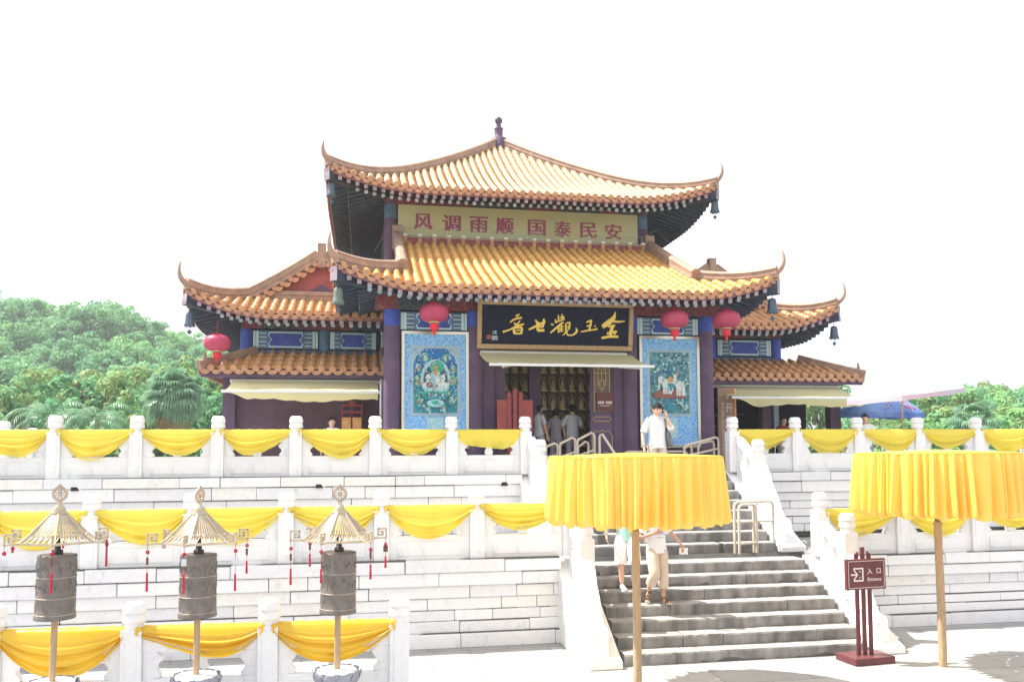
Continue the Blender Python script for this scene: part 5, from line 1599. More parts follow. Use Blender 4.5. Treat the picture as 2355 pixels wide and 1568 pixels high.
# ------------------------------------------------------------------ beige pipe barriers
def barrier(label, pts, frames):
    """frames: list of (x0, x1, z0a, z1a, z0b, z1b): rounded pipe frames, sloping where the ends differ"""
    t = thing('pipe_barrier', label, 'barrier', *pts[:3], pts[3])
    for (x0, x1, lo, ha, hb, y) in frames:
        mb = MB(); r = .07
        path = [(x0, y, 0), (x0, y, ha-r), (x0+r*.3, y, ha-r*.3), (x0+r, y, ha), (x1-r, y, hb), (x1-r*.3, y, hb-r*.3), (x1, y, hb-r), (x1, y, 0)]
        mb.tube(path, .026, 10)
        mb.tube([(x0, y, lo), (x1, y, lo+(hb-ha))], .022, 8)
        mb.build('pipe_frame', M['pipe'], t)
    return t
barrier('beige pipe barrier with sloping rails at the left of the stair top', (.20, -8.45, ZUP, .15), [(-.62, -.36, .34, .58, .62, 0), (-.33, .02, .34, .64, .74, -.04), (.05, .44, .36, .72, .84, -.08), (.14, .38, .30, .58, .66, .10)])
barrier('beige pipe rail slanting down to the steps near the doorway leaf', (.72, -8.75, ZUP-.05, -.9), [(-.05, .40, .30, .86, .45, 0)])
barrier('beige pipe barrier with sloping rails at the right of the stair top, before the banner', (3.0, -8.5, ZUP, .1), [(-.40, .42, .34, .58, .74, 0), (.02, .40, .28, .62, .66, .16), (-.30, -.12, .28, .54, .56, .2)])
barrier('low beige pipe rail behind the man on the phone', (2.45, -7.7, ZUP, 0), [(-.9, .55, .22, .44, .44, 0)])
barrier('folded beige pipe gate on the landing right of the left yellow parasol', (2.95, -10.98, ZLAND, .25), [(-.42, -.02, .18, .88, .88, -.10), (-.44, .46, .56, .92, .92, 0), (-.02, .02, .4, .86, .86, -.02)])

# ------------------------------------------------------------------ big parasols beside the right shop
def parasol(label, x, y, z, R, drop, val, mats, k0, rot, tilt, pole_h, prints=None):
    t = thing('sun_parasol', label, 'parasol', x, y, z, rot, world=True)
    n = 8
    mb = MB()
    rows = []
    for i in range(9):
        q = i/8
        r_ = []
        for k in range(n*6+1):
            a = 2*pi*k/(n*6)
            f = (k % 6)/6
            sag = .05*sin(pi*f)*q
            r_.append((R*q*cos(a)*(1-sag*.9), R*q*sin(a)*(1-sag*.9), -drop*q**1.7-sag*.3))
        rows.append(r_)
    N = len(rows[0])
    vs_ = [p for r in rows for p in r]
    for i in range(8):
        for k in range(N-1):
            mb.add([vs_[i*N+k], vs_[i*N+k+1], vs_[(i+1)*N+k+1], vs_[(i+1)*N+k]], [(0,1,2,3)], mats[(k//6+k0) % 2][0], True)
    edge = rows[-1]
    for k in range(N-1):
        p, q = edge[k], edge[k+1]
        h0 = val*(1-.25*abs(sin(k*pi/6))); h1 = val*(1-.25*abs(sin((k+1)*pi/6)))
        mb.add([p, q, (q[0]*1.01, q[1]*1.01, q[2]-h1), (p[0]*1.01, p[1]*1.01, p[2]-h0)], [(0,1,2,3)], mats[(k//6+k0) % 2][1], True)
    me = mb.mesh('canopy', [M['parasol_white'], M['parasol_pink'], M['parasol_blue'], M['parasol_red'], M['parasol_grey']])
    o = put('canopy', me, t, (0, 0, pole_h))
    o.rotation_euler = (tilt[0], tilt[1], 0)
    if prints:
        mb = MB(); rnd = random.Random(4)
        for row in range(2):
            for c in range(9):
                for q in range(3):
                    u = -.55+.12*c+rnd.uniform(-.04,.04); v = .62+.20*row+rnd.uniform(-.06,.06)
                    du, dv = rnd.choice(((.05,0),(0,.07),(.03,.05)))
                    def sp(u_, v_):
                        a = prints+u_*.9; s_ = .05*sin(pi*((u_*.9/(pi/4))+.5)) if abs(u_) < .45 else 0
                        return (R*v_*cos(a)*.975, R*v_*sin(a)*.975, -drop*v_**1.7-.012)
                    mb.tube([sp(u, v), sp(u+du*.5, v+dv*.5), sp(u+du, v+dv)], .010, 4)
        mb.build('print', M['parasol_red'], o)
    mb = MB(); mb.tube([(0,0,0),(0,0,pole_h)], .022, 10); mb.build('pole', M['bamboo'] if prints is None else M['steel'], t)
    mb = MB(); mb.lathe([(.22,0),(.22,.08),(.05,.12),(.04,.3)], 16); mb.build('base', M['marble_c'], t)
    return t
parasol('sun-bleached white and pink parasol tilted beside the right shop awning', 8.98, 19.0, ZUP, 1.24, .62, .13, [(0,4),(0,1)], 0, .3, (0, -.12), 2.36)
parasol('blue parasol with faded red print standing behind the white parasol', 9.98, 22.4, ZUP, 1.12, .60, .16, [(2,2),(2,2)], 0, .1, (.03, .02), 2.06, prints=radians(-80))
# ------------------------------------------------------------------ floodlight boxes on the wall ledges
for a, b, z, lb in ((-9.3, BU-.08, ZUP-.20, 'small black floodlight on the upper wall ledge, far left'), (-4.95, BU-.08, ZUP-.20, 'small black floodlight on the upper wall ledge above the right prayer wheel'), (-1.35, BU-.08, ZUP-.20, 'small black floodlight on the upper wall ledge nearest the stairs')):
    t = thing('floodlight', lb, 'floodlight', a, b, z-.02, .3)
    mb = MB(); mb.box(-.07, .06, -.03, .05, 0, .07); mb.build('housing', M['black'], t, bevel=.008)
    mb = MB(); mb.box(.062, .10, -.025, .045, .01, .065); mb.build('glass', M['awning_bar'], t)

# ------------------------------------------------------------------ people
def skin(nodes, edges, sub=2):
    """one continuous skinned surface grown over joints: nodes = (x, y, z, radius)"""
    me = bpy.data.meshes.new('body')
    me.from_pydata([n[:3] for n in nodes], edges, [])
    o = bpy.data.objects.new('body', me)
    COL.objects.link(o)
    m = o.modifiers.new('skin', 'SKIN'); m.use_smooth_shade = True
    for i, v in enumerate(me.skin_vertices[0].data):
        r = nodes[i][3]
        v.radius = r if isinstance(r, tuple) else (r, r)
        v.use_root = (i == 0)
    s_ = o.modifiers.new('sub', 'SUBSURF'); s_.levels = s_.render_levels = sub
    dg = bpy.context.evaluated_depsgraph_get()
    r = bpy.data.meshes.new_from_object(o.evaluated_get(dg))
    vs_ = [v.co.copy() for v in r.vertices]; fs = [tuple(p.vertices) for p in r.polygons]
    bpy.data.objects.remove(o); bpy.data.meshes.remove(me); bpy.data.meshes.remove(r)
    return vs_, fs
def loft(mb, secs, mat=0, n=22, wr=.0, seed=0, cap=False):
    """stack of ellipses (centre, rx, ry) with light creasing"""
    rnd = random.Random(seed); p1, p2 = rnd.uniform(0, 6), rnd.uniform(0, 6)
    S = []
    for i in range(len(secs)-1):
        for k in range(3):
            t = k/3; a, b = secs[i], secs[i+1]
            S.append((Vector(a[0]).lerp(Vector(b[0]), t), a[1]+(b[1]-a[1])*t, a[2]+(b[2]-a[2])*t))
    S.append((Vector(secs[-1][0]), secs[-1][1], secs[-1][2]))
    rows = []
    for j, (c, rx, ry) in enumerate(S):
        r_ = []
        d = (S[min(j+1, len(S)-1)][0]-S[max(j-1, 0)][0])
        d = d.normalized() if d.length > 1e-6 else Vector((0,0,-1))
        X = Vector((1,0,0)); X = (X-d*X.dot(d)).normalized() if abs(d.x) < .9 else Vector((0,0,1))
        Y = d.cross(X).normalized()
        for k in range(n+1):
            a = 2*pi*(k % n)/n
            q = 1+wr*(sin(a*3+j*.9+p1)*.6+sin(a*5-j*1.3+p2)*.4)
            r_.append(c+X*cos(a)*rx*q+Y*sin(a)*ry*q)
        rows.append(r_)
    mb.grid(rows, mat)
    if cap:
        mb.add(rows[0][:-1], [tuple(range(n))], mat); mb.add(rows[-1][:-1], [tuple(range(n))[::-1]], mat)
def hand(mb, w_, d, pn, side, curl, k=1.0):
    """palm, four bent fingers of different length and a thumb from the side of the palm"""
    d = Vector(d).normalized(); pn = Vector(pn); pn = (pn-d*pn.dot(d)).normalized(); sd = d.cross(pn)*side
    w_ = Vector(w_)
    secs = [(w_, .026*k, .020*k), (w_+d*.03*k, .036*k, .017*k), (w_+d*.075*k, .042*k, .015*k), (w_+d*.092*k, .038*k, .011*k)]
    rows = [[c+sd*cos(2*pi*q/12)*rx+pn*sin(2*pi*q/12)*ry for q in range(13)] for c, rx, ry in secs]
    mb.grid(rows); mb.add(rows[-1][:-1], [tuple(range(12))])
    for i, (off, ln) in enumerate(((-.029, .066), (-.010, .076), (.010, .070), (.028, .054))):
        p = w_+d*.085*k+sd*off*k
        pts = [p]; dd = d.copy()
        for s_ in (.45, .32, .23):
            dd = (dd*cos(curl)+pn*sin(curl)).normalized()
            pts.append(pts[-1]+dd*ln*s_*k)
        mb.tube(pts, [.0088*k, .0085*k, .0078*k, .0058*k], 7)
    p = w_+d*.025*k-sd*.030*k
    pts = [p, p+(d*.6-sd*.7+pn*.3).normalized()*.034*k, p+(d*.6-sd*.7+pn*.3).normalized()*.034*k+(d*.9-sd*.15+pn*.5).normalized()*.030*k]
    mb.tube(pts, [.013*k, .011*k, .008*k], 7)
def person(label, x, y, z, rot, H, P, group=None):
    """P: pose and dress. Figure faces -y; metres for a 1.75 m body, scaled to H"""
    k = H/1.75
    t = thing('person', label, 'person', x, y, z, rot, group=group, world=True)
    V = lambda p: Vector(p)*k
    J = dict(hipL=(.09,0,.93), hipR=(-.09,0,.93), kneeL=(.10,-.02,.50), kneeR=(-.10,-.02,.50), ankL=(.10,.02,.085), ankR=(-.10,.02,.085),
             shL=(.165,.01,1.415), shR=(-.165,.01,1.415), elL=(.25,.03,1.14), elR=(-.25,.03,1.14), wrL=(.27,-.04,.90), wrR=(-.27,-.04,.90), neck=(0,.01,1.47), head=(0,-.025,1.635), toeL=(0,-1,0), toeR=(0,-1,0))
    J.update(P.get('J', {}))
    names = ['pel','waist','chest','neck','jaw','head','top','shL','elL','wrL','shR','elR','wrR','hipL','kneeL','ankL','hipR','kneeR','ankR']
    hd = Vector(J['head'])
    JJ = dict(J, pel=(0,.0,.95), waist=(0,0,1.10), chest=(0,.01,1.32), jaw=tuple(Vector(J['neck']).lerp(hd, .52)), top=tuple(hd+Vector((0,.005,.055))))
    R = dict(pel=(.15,.11), waist=(.13,.10), chest=(.155,.105), neck=.056, jaw=.058, head=(.078,.092), top=(.070,.085), shL=.042, elL=.040, wrL=.027, shR=.042, elR=.040, wrR=.027, hipL=.092, kneeL=.062, ankL=.040, hipR=.092, kneeR=.062, ankR=.040)
    nd = [tuple(V(JJ[n_]))+((tuple(q*k for q in R[n_]) if isinstance(R[n_], tuple) else R[n_]*k),) for n_ in names]
    ix = {n_: i for i, n_ in enumerate(names)}
    ed = [(ix[a], ix[b]) for a, b in (('pel','waist'),('waist','chest'),('chest','neck'),('neck','jaw'),('jaw','head'),('head','top'),('chest','shL'),('shL','elL'),('elL','wrL'),('chest','shR'),('shR','elR'),('elR','wrR'),('pel','hipL'),('hipL','kneeL'),('kneeL','ankL'),('pel','hipR'),('hipR','kneeR'),('kneeR','ankR'))]
    mb = MB()
    mb.add(*skin(nd, ed), 0, True)
    hk = k*1.16
    hq = Matrix.Rotation(P.get('turn', 0), 3, 'Z') @ Matrix.Rotation(P.get('nod', 0), 3, 'X')
    HP = lambda p: V(hd)+(hq @ Vector(p))*hk
    mb.ball(HP((0,-.012,-.005)), (.074*hk,.090*hk,.108*hk), 16, 12, rot=hq)        # skull and face in one volume
    mb.ball(HP((0,-.030,-.075)), (.048*hk,.056*hk,.042*hk), 12, 8, rot=hq)
    mb.tube([HP((0,-.094,.015)), HP((0,-.108,-.022)), HP((0,-.098,-.034))], [.008*k,.015*k,.011*k], 8)
    for s in (-1, 1): mb.ball(HP((s*.077,.0,-.010)), (.012*k,.022*k,.032*k), 8, 6, rot=hq)
    for sd in 'LR':
        s = 1 if sd == 'L' else -1
        w_, e_ = V(J['wr'+sd]), V(J['el'+sd])
        hd_ = P.get('hand'+sd, {})
        hand(mb, w_, hd_.get('d', w_-e_), hd_.get('n', (-s*.8,-.5,0)), s*hd_.get('side', 1), hd_.get('curl', .35), k)
    mb.build('body', M[P.get('skin', 'skin')], t)
    # hair
    mb = MB()
    rows = []
    for i in range(8):
        el = pi/2-i*(pi*.72)/7
        r_ = []
        for q in range(25):
            a = 2*pi*q/24
            t_f = -sin(a)
            lo = -1.05 if P.get('hair', 'short') == 'long' else -.72
            sd_ = -.55 if P.get('hair', 'short') == 'long' else -.12
            lim = .40+.07*sin(a*9+1)+.05*sin(a*17) if t_f > .55 else (sd_+(.40-sd_)*(t_f/.55)**2 if t_f > 0 else sd_+(lo-sd_)*min(1, -t_f*1.8))
            e2 = max(el, lim)
            rr = 1.13+.04*sin(a*7+i)+.03*sin(a*13-i*2)
            r_.append(HP((.074*rr*cos(e2)*cos(a), -.006+.092*rr*cos(e2)*sin(a), .004+.106*(1.07+.03*sin(a*5))*sin(e2))))
        rows.append(r_)
    mb.grid(rows); mb.build('hair', M['hair'], t)
    if P.get('face', True):
        for s in (-1, 1):
            mb = MB(); mb.ball(HP((s*.031,-.089,.014)), (.011*k,.006*k,.005*k), 8, 5, rot=hq); mb.build('eye', M['hair'], t)
            mb = MB(); mb.tube([HP((s*.014,-.098,.034)), HP((s*.032,-.094,.040)), HP((s*.050,-.080,.034))], .004*k, 5); mb.build('eyebrow', M['hair'], t)
        mb = MB(); mb.tube([HP((-.022,-.090,-.060)), HP((0,-.096,-.058)), HP((.022,-.090,-.060))], [.003*k,.006*k,.003*k], 6); mb.build('mouth', M['lantern_dark'], t)
    # shirt
    mb = MB()
    hem = P.get('hem', .90)
    loft(mb, [(V((0,.01,1.485)), .060*k, .062*k), (V((0,.01,1.462)), .110*k, .088*k), (V((0,.015,1.425)), .160*k, .108*k), (V((0,.012,1.33)), .178*k, .126*k), (V((0,.005,1.14)), .162*k, .122*k), (V((0,.0,hem+.08)), .178*k, .136*k), (V((0,.0,hem)), .188*k, .146*k)], wr=.022, seed=int(H*1000))
    for sd in 'LR':
        s = 1 if sd == 'L' else -1
        sh, el = V(J['sh'+sd]), V(J['el'+sd])
        en = sh.lerp(el, P.get('sleeve', .78))
        loft(mb, [(sh-Vector((s*.09*k, 0, -.030*k)), .050*k, .068*k), (sh-Vector((s*.02*k, 0, -.008*k)), .062*k, .068*k), (sh.lerp(en, .5), .066*k, .068*k), (en, .069*k, .071*k)], n=14, wr=.03, seed=int(H*77)+s)
    if P.get('collar'):
        loft(mb, [(V((0,.005,1.475)), .082*k, .080*k), (V((0,.0,1.505)), .066*k, .068*k)], n=16)
        for s in (-1, 1): mb.add([V((s*.012,-.088,1.452)), V((s*.075,-.075,1.475)), V((s*.062,-.105,1.415))], [(0,1,2)])
        for q in range(3): mb.ball(V((.0,-.124,1.42-.05*q)), .006*k, 6, 4)
    sh_ = mb.build('shirt', M[P['shirt']], t)
    if P.get('print'):
        mb = MB()
        def cf(u, v, d):
            a = u/.19
            return V((.19*sin(a), -.130*cos(a)-d-.012, v))
        for body, z_, ht, wd_ in P['print']: put_text(mb, body, cf, .004, .02, z_, wd=wd_, ht=ht, bold=.01)
        mb.box(-.05*k, .09*k, -.142*k, -.138*k, 1.152*k, 1.158*k)
        mb.build('lettering', M['grey_text'], sh_)
    # trousers or shorts
    mb = MB()
    loft(mb, [(V((0,0,.985)), .140*k, .100*k), (V((0,0,.93)), .156*k, .112*k), (V((0,0,.84)), .164*k, .118*k)], wr=.01)
    ln = P.get('leg', 1.25)
    for sd in 'LR':
        h_, kn, an = V(J['hip'+sd]), V(J['knee'+sd]), V(J['ank'+sd])
        wl = P.get('wide', 1.0)
        secs = [(h_+Vector((0,0,.0)), .098*k, .115*k), (h_.lerp(kn, .35), .098*k*wl, .105*k*wl), (h_.lerp(kn, .8), .088*k*wl, .092*k*wl), (kn, .086*k*wl, .088*k*wl)]
        if ln > 1: secs.append((kn.lerp(an, ln-1), .084*k*wl, .086*k*wl))
        loft(mb, secs, n=16, wr=.035, seed=int(H*31)+ord(sd))
    mb.build('shorts' if ln < 1.8 else 'trousers', M[P['bottom']], t)
    # shoes
    for sd in 'LR':
        an = V(J['ank'+sd])
        td = Vector(J['toe'+sd]).normalized(); lat = td.cross(Vector((0,0,1))).normalized(); upv = lat.cross(td)
        mb = MB(); style = P.get('shoe', 'shoe')
        heel = an-upv*.085*k-td*.055*k
        def pt(u, v, w2): return heel+td*u*k+lat*v*k+upv*w2*k
        ol = [(0,-.028),(.06,-.034),(.14,-.036),(.20,-.045),(.245,-.030),(.262,0),(.245,.034),(.20,.046),(.14,.038),(.06,.034),(0,.028),(-.012,0)]
        n_ = len(ol)
        lv = [pt(u, v, .0) for u, v in ol]+[pt(u, v, .024) for u, v in ol]
        mb.add(lv, [tuple(range(n_))[::-1], tuple(range(n_, 2*n_))]+[(i, (i+1)%n_, n_+(i+1)%n_, n_+i) for i in range(n_)], 0)
        hts = [(.0,.08),(.05,.105),(.10,.095),(.16,.072),(.21,.052),(.25,.034)]
        if style != 'sandal':
            rows = []
            for u, hh in hts:
                wd_ = .034+.010*sin(u/.25*pi)
                rows.append([pt(u, wd_*cos(a), .02+(hh-.02)*sin(a)) for a in [pi*q/8 for q in range(9)]])
            mb.grid(rows, 1); mb.add(rows[0], [tuple(range(9))], 1); mb.add(rows[-1], [tuple(range(9))[::-1]], 1)
            mb.build('shoe', [M['sole'], M['sneaker']], t)
        else:
            rows = []
            for u, hh in hts:
                wd_ = (.028+.012*sin(u/.25*pi))*.92
                rows.append([pt(u, wd_*cos(a), .022+(hh*.75-.01)*sin(a)) for a in [pi*q/8 for q in range(9)]])
            mb.grid(rows, 2); mb.add(rows[0], [tuple(range(9))], 2)
            for q in range(5): mb.tube([pt(.215-.004*q*q*.5, -.034+.017*q, .034), pt(.25-.005*q*q*.6, -.036+.0175*q, .030)], [.009*k, .007*k], 6, 2)
            for u in (.20, .15, .045):
                hh = .06 if u > .1 else .115
                mb.tube([pt(u, .042*cos(a), .02+hh*.85*sin(a)) for a in [pi*q/10 for q in range(11)]], .011*k, 6, 1)
            mb.tube([pt(.20, .036, .03), pt(.12, .0, .085), pt(.05, -.034, .09)], .010*k, 6, 1)
            mb.build('sandal', [M['sole'], M['sandal'], M[P.get('skin', 'skin')]], t)
    return t
# man on the phone on the upper steps
p = W(1.72, -9.30)
MANH = 1.80
mt = person('man in a white polo shirt holding a phone to his ear on the upper steps', p.x, p.y, ZLAND+6*.1763-.02, .10, MANH,
       dict(shirt='white_cloth', bottom='khaki', leg=2.0, collar=True, hem=.86, sleeve=.86, nod=.36, turn=.10, skin='skin',
            J=dict(head=(.0,-.055,1.622), elR=(-.275,.02,1.13), wrR=(-.275,-.05,.88), shL=(.165,0,1.415), elL=(.31,-.06,1.185), wrL=(.165,-.125,1.475), kneeL=(.10,-.05,.50), ankL=(.11,-.02,.085)),
            handL=dict(d=(-.10,.10,1.0), n=(-.75,.62,0), curl=.55, side=-1), handR=dict(d=(0,-.1,-1), n=(.9,-.2,0), curl=.35)))
k = MANH/1.75
def man(p_): return mt.matrix_basis @ (Vector(p_)*k)
bpy.context.view_layer.update()
mw = Matrix.Translation(mt.location) @ Matrix.Rotation(mt.rotation_euler.z, 4, 'Z')
t = thing('mobile_phone', 'dark mobile phone pressed to the ear of the man in white', 'phone', *(mw @ (Vector((.112,-.075,1.60))*k)), mt.rotation_euler.z, world=True)
mb = MB(); mb.hexa([(-.006,-.026,-.06),(.006,-.026,-.06),(.006,.026,-.06),(-.006,.026,-.06),(-.006,-.020,.06),(.006,-.020,.06),(.006,.032,.06),(-.006,.032,.06)]); mb.build('case', M['black'], t, bevel=.003)
t = thing('shoulder_bag', 'black and grey bag hanging at the side of the man on the phone', 'bag', *(mw @ (Vector((.235,.02,.98))*k)), mt.rotation_euler.z, world=True)
mb = MB(); loft(mb, [(Vector((-.03,0,.25)), .02, .03), (Vector((-.02,0,.18)), .05, .10), (Vector((0,0,.06)), .07, .15), (Vector((.02,0,-.05)), .075, .15), (Vector((.02,0,-.10)), .05, .12)], wr=.10, seed=5, cap=True); mb.build('pouch', M['bag'], t)
mb = MB(); mb.tube([(-.03,-.03,.25),(-.075,-.115,.36),(-.095,-.10,.46),(-.085,.0,.505),(-.06,.10,.42),(-.03,.04,.25)], .014, 6); mb.build('strap', M['bag'], t)
# two people coming down the lower steps
p = W(.42, -12.79)
kt = person('person in a printed white T-shirt, khaki cropped trousers and brown sandals on the lower steps', p.x, p.y, .68, .18, 1.56,
       dict(shirt='white_cloth', bottom='khaki', leg=1.55, wide=1.12, shoe='sandal', skin='skin_tan', hem=.88, sleeve=.75,
            J=dict(kneeL=(.10,-.04,.50), ankL=(.115,.0,.085), hipR=(-.09,0,.93), kneeR=(-.10,-.17,.53), ankR=(-.15,.06,.20), toeR=(-.35,-.75,-.62), toeL=(.35,-.93,0),
                   elR=(-.30,-.02,1.15), wrR=(-.08,-.20,1.25), elL=(.29,.02,1.20), wrL=(.44,-.05,1.02)),
            handR=dict(d=(.9,-.2,.25), n=(0,.8,.5), curl=.7), handL=dict(d=(.15,-.2,-.95), n=(-.8,-.5,0), curl=.3), print=[('KE', 1.295, .045, .10), ('ANQI', 1.225, .055, .21)]))
kk = 1.56/1.75
mw2 = Matrix.Translation(kt.location) @ Matrix.Rotation(kt.rotation_euler.z, 4, 'Z')
t = thing('folded_papers', 'crumpled pale papers in the lowered hand of the person in khaki', 'papers', *(mw2 @ (Vector((.47,-.09,.90))*kk)), 0, world=True)
mb = MB(); rnd = random.Random(2)
mb.grid([[(-.07+.02*i+rnd.uniform(-.008,.008), rnd.uniform(-.02,.02), -.05+.025*j+rnd.uniform(-.008,.008)) for i in range(8)] for j in range(5)], smooth=False); mb.build('sheet', M['cream'], t)
t = thing('small_snack', 'small snack in the raised hand of the person in the printed T-shirt', 'snack', *(mw2 @ (Vector((.035,-.24,1.30))*kk)), 0, world=True)
mb = MB(); mb.ball((0,0,0), (.03,.025,.022), 8, 6); mb.tube([(0,0,0),(.05,-.01,.03)], .006, 5); mb.build('morsel', M['orange_lamp'], t)
p = W(.045, -12.44)
person('person in a mint top, cream shorts and white sneakers behind the yellow parasol pole', p.x, p.y, .85, .05, 1.60,
       dict(shirt='mint', bottom='cream', leg=1.10, wide=1.25, shoe='shoe', hem=.85, sleeve=.8,
            J=dict(kneeR=(-.11,-.03,.50), ankR=(-.09,.0,.085), kneeL=(.10,-.20,.55), ankL=(.11,-.02,.24), toeL=(.1,-.85,-.45), toeR=(.15,-.97,0), elR=(-.33,.03,1.17), wrR=(-.36,-.03,.95), elL=(.28,.0,1.15), wrL=(.30,-.1,.95)),
            handR=dict(d=(.05,-.1,-1), n=(.9,-.3,0), curl=.25)))
# people in and around the hall
def back(label, a, b, z, rot, H, shirt, J=None, **kw):
    p = W(a, b)
    return person(label, p.x, p.y, z, rot, H, dict(dict(shirt=shirt, bottom='dim_cloth', leg=2.0, sleeve=.8, hem=.88, J=J or {}), **kw))
back('person in a pale shirt in the doorway, turned towards the red screen', .02, -5.75, ZUP+.02, 2.35, 1.58, 'grey_cloth', dict(wrL=(.27,-.14,.92), elL=(.24,-.03,1.14)))
back('person in a pale shirt seen from behind at the right of the doorway', .90, -5.6, ZUP+.02, 3.25, 1.58, 'grey_cloth', dict(wrR=(-.12,-.22,1.08), elR=(-.27,-.04,1.14), wrL=(.10,-.24,1.1), elL=(.27,-.04,1.14)))
back('person in a dim grey shirt deeper inside the doorway between two pale shirts', .52, -5.42, ZUP+.02, 2.9, 1.48, 'dim_cloth', dict(wrL=(.16,-.26,1.1)))
back('dark haired person half hidden behind the pale shirt in the doorway', .10, -5.40, ZUP+.02, 2.8, 1.50, 'dim_cloth')
back('dark haired person in a pale collar in front of the left purple shop wall', -4.86, -5.9, ZUP-.30, .4, 1.56, 'cream', hair='long')
back('dark haired person in a pale patterned top under the right shop corner', 8.78, -5.6, ZUP-.24, -.5, 1.62, 'cream')
back('person in red minding goods inside the dark right shop', 7.05, -4.5, ZUP-.16, .2, 1.52, 'red_wood')
# ------------------------------------------------------------------ hill and trees
def hz(x, y):
    """hill height: a wooded ridge on the left falling to the right"""
    r = 20.5*math.exp(-((x+76)/63)**2)*max(0, min(1, (y-58)/62))**1.2
    r += 5.5*math.exp(-((x-95)/50)**2)*max(0, min(1, (y-70)/60))
    return r+.6*sin(x*.11)*sin(y*.09)-1.0
g = MB()
xs_ = [-160+8*i for i in range(46)]; ys_ = [38+6*i for i in range(36)]
g.grid([[(x, y, hz(x, y) if y > 40 else -1.2) for x in xs_] for y in ys_])
tag(g.build('hill', M['soil']), kind='structure')
def quad(mb, c, n_, s_, rnd, mat_=0, asp=.55):
    n_ = n_.normalized(); a = n_.orthogonal().normalized(); b = n_.cross(a)
    an = rnd.uniform(0, 6.28); u = (a*cos(an)+b*sin(an))*s_; v = (b*cos(an)-a*sin(an))*s_*asp
    mb.add([c-u, c-v*.9+u*.05, c+u, c+v*.9+u*.05], [(0,1,2,3)], mat_)
def crown_mesh(seed, rad, hgt, nclump, nleaf, ls, mats, shape='round'):
    """leaf quads gathered in clumps spread through an uneven crown; rad, hgt in metres, base at z = 0"""
    rnd = random.Random(seed); mb = MB()
    for c in range(nclump):
        while True:
            p = Vector((rnd.uniform(-1,1), rnd.uniform(-1,1), rnd.uniform(-1,1)))
            if .30 < p.length < 1: break
        if shape == 'tall': p.x *= .75+.25*p.z; p.y *= .75+.25*p.z
        cc = Vector((p.x*rad, p.y*rad, hgt*(.5+.5*p.z)))
        cr = rad*rnd.uniform(.13, .30)
        mi = rnd.choice((0, 0, 1))
        for q in range(nleaf):
            d = Vector((rnd.gauss(0,1), rnd.gauss(0,1), rnd.gauss(.25,.8)))
            d = d.normalized()*cr*rnd.uniform(.45, 1.0)**.6
            d.z *= .62
            quad(mb, cc+d, d+Vector((rnd.uniform(-.6,.6), rnd.uniform(-.6,.6), .6))*cr, ls*rnd.uniform(.6, 1.3), rnd, mi)
    return mb.mesh('crown', [M[m_] for m_ in mats])
def trunk_mesh(seed, h, r, rad, ch):
    rnd = random.Random(seed); mb = MB()
    pts = [(rnd.uniform(-.06,.06)*h*.3*i/5, rnd.uniform(-.06,.06)*h*.3*i/5, h*i/5) for i in range(6)]
    mb.tube(pts, [r*(1.25-.13*i) for i in range(6)], 8)
    for q in range(7):
        b = Vector(pts[3 if q % 2 else 4]); a = rnd.uniform(0, 6.28); L_ = rad*rnd.uniform(.5,.85)
        e = b+Vector((cos(a)*L_, sin(a)*L_, ch*rnd.uniform(.25,.6)))
        mb.tube([b, b.lerp(e,.5)+Vector((0,0,.12*ch)), e], [r*.5, r*.32, r*.12], 6)
    return mb.mesh('trunk', M['bark'])
def tree_proto(seed, rad, hgt, base, mats, nclump, nleaf, ls, shape='round'):
    return crown_mesh(seed, rad, hgt, nclump, nleaf, ls, mats, shape), trunk_mesh(seed, base+hgt*.45, .045*hgt*.5+.05, rad, hgt), base
PR_H = [tree_proto(100+i, 3.2, 4.4, 2.0, m_, 100, 46, .20) for i, m_ in enumerate((('leaf_a','leaf_b'),('leaf_b','leaf_a'),('leaf_d','leaf_a'),('leaf_a','leaf_d'),('leaf_b','leaf_d')))]
PR_M = [tree_proto(200+i, 2.0, 5.2, 1.6, m_, 75, 60, .16, 'tall') for i, m_ in enumerate((('leaf_c','leaf_a'),('leaf_c','leaf_d'),('leaf_a','leaf_c'),('leaf_b','leaf_a'),('leaf_d','leaf_c')))]
PR_N = [tree_proto(300+i, 3.3, 7.0, 1.2, m_, 120, 80, .15) for i, m_ in enumerate((('leaf_b','leaf_a'),('leaf_a','leaf_b'),('leaf_d','leaf_c')))]
def plant_tree(pr, x, y, z, sc, rot, label, group):
    t = thing('broadleaf_tree', label, 'tree', x, y, z, rot, group=group, world=True)
    t.scale = (sc[0], sc[0], sc[1])
    put('crown', pr[0], t, (0, 0, pr[2])); put('trunk', pr[1], t)
    return t
rnd = random.Random(77)
n_h = 0
for row in range(15):
    y = 64+row*5.2
    for x_ in range(-15, 5):
        x = x_*5.4+rnd.uniform(-2.4, 2.4)+(2.7 if row % 2 else 0); yy = y+rnd.uniform(-2, 2)
        px = 1177+1900*x/yy
        if px < -110 or px > 760: continue
        z = hz(x, yy)
        if n_h >= 190: break
        s_ = rnd.uniform(.75, 1.25)
        plant_tree(rnd.choice(PR_H), x, yy, z-.6, (s_, s_*rnd.uniform(.85, 1.15)), rnd.uniform(0, 6.28), 'leafy green tree of the wood covering the hillside beyond the temple', 'trees on the wooded hillside'); n_h += 1
def at_px(px, d): return (px-1177)*d/1900
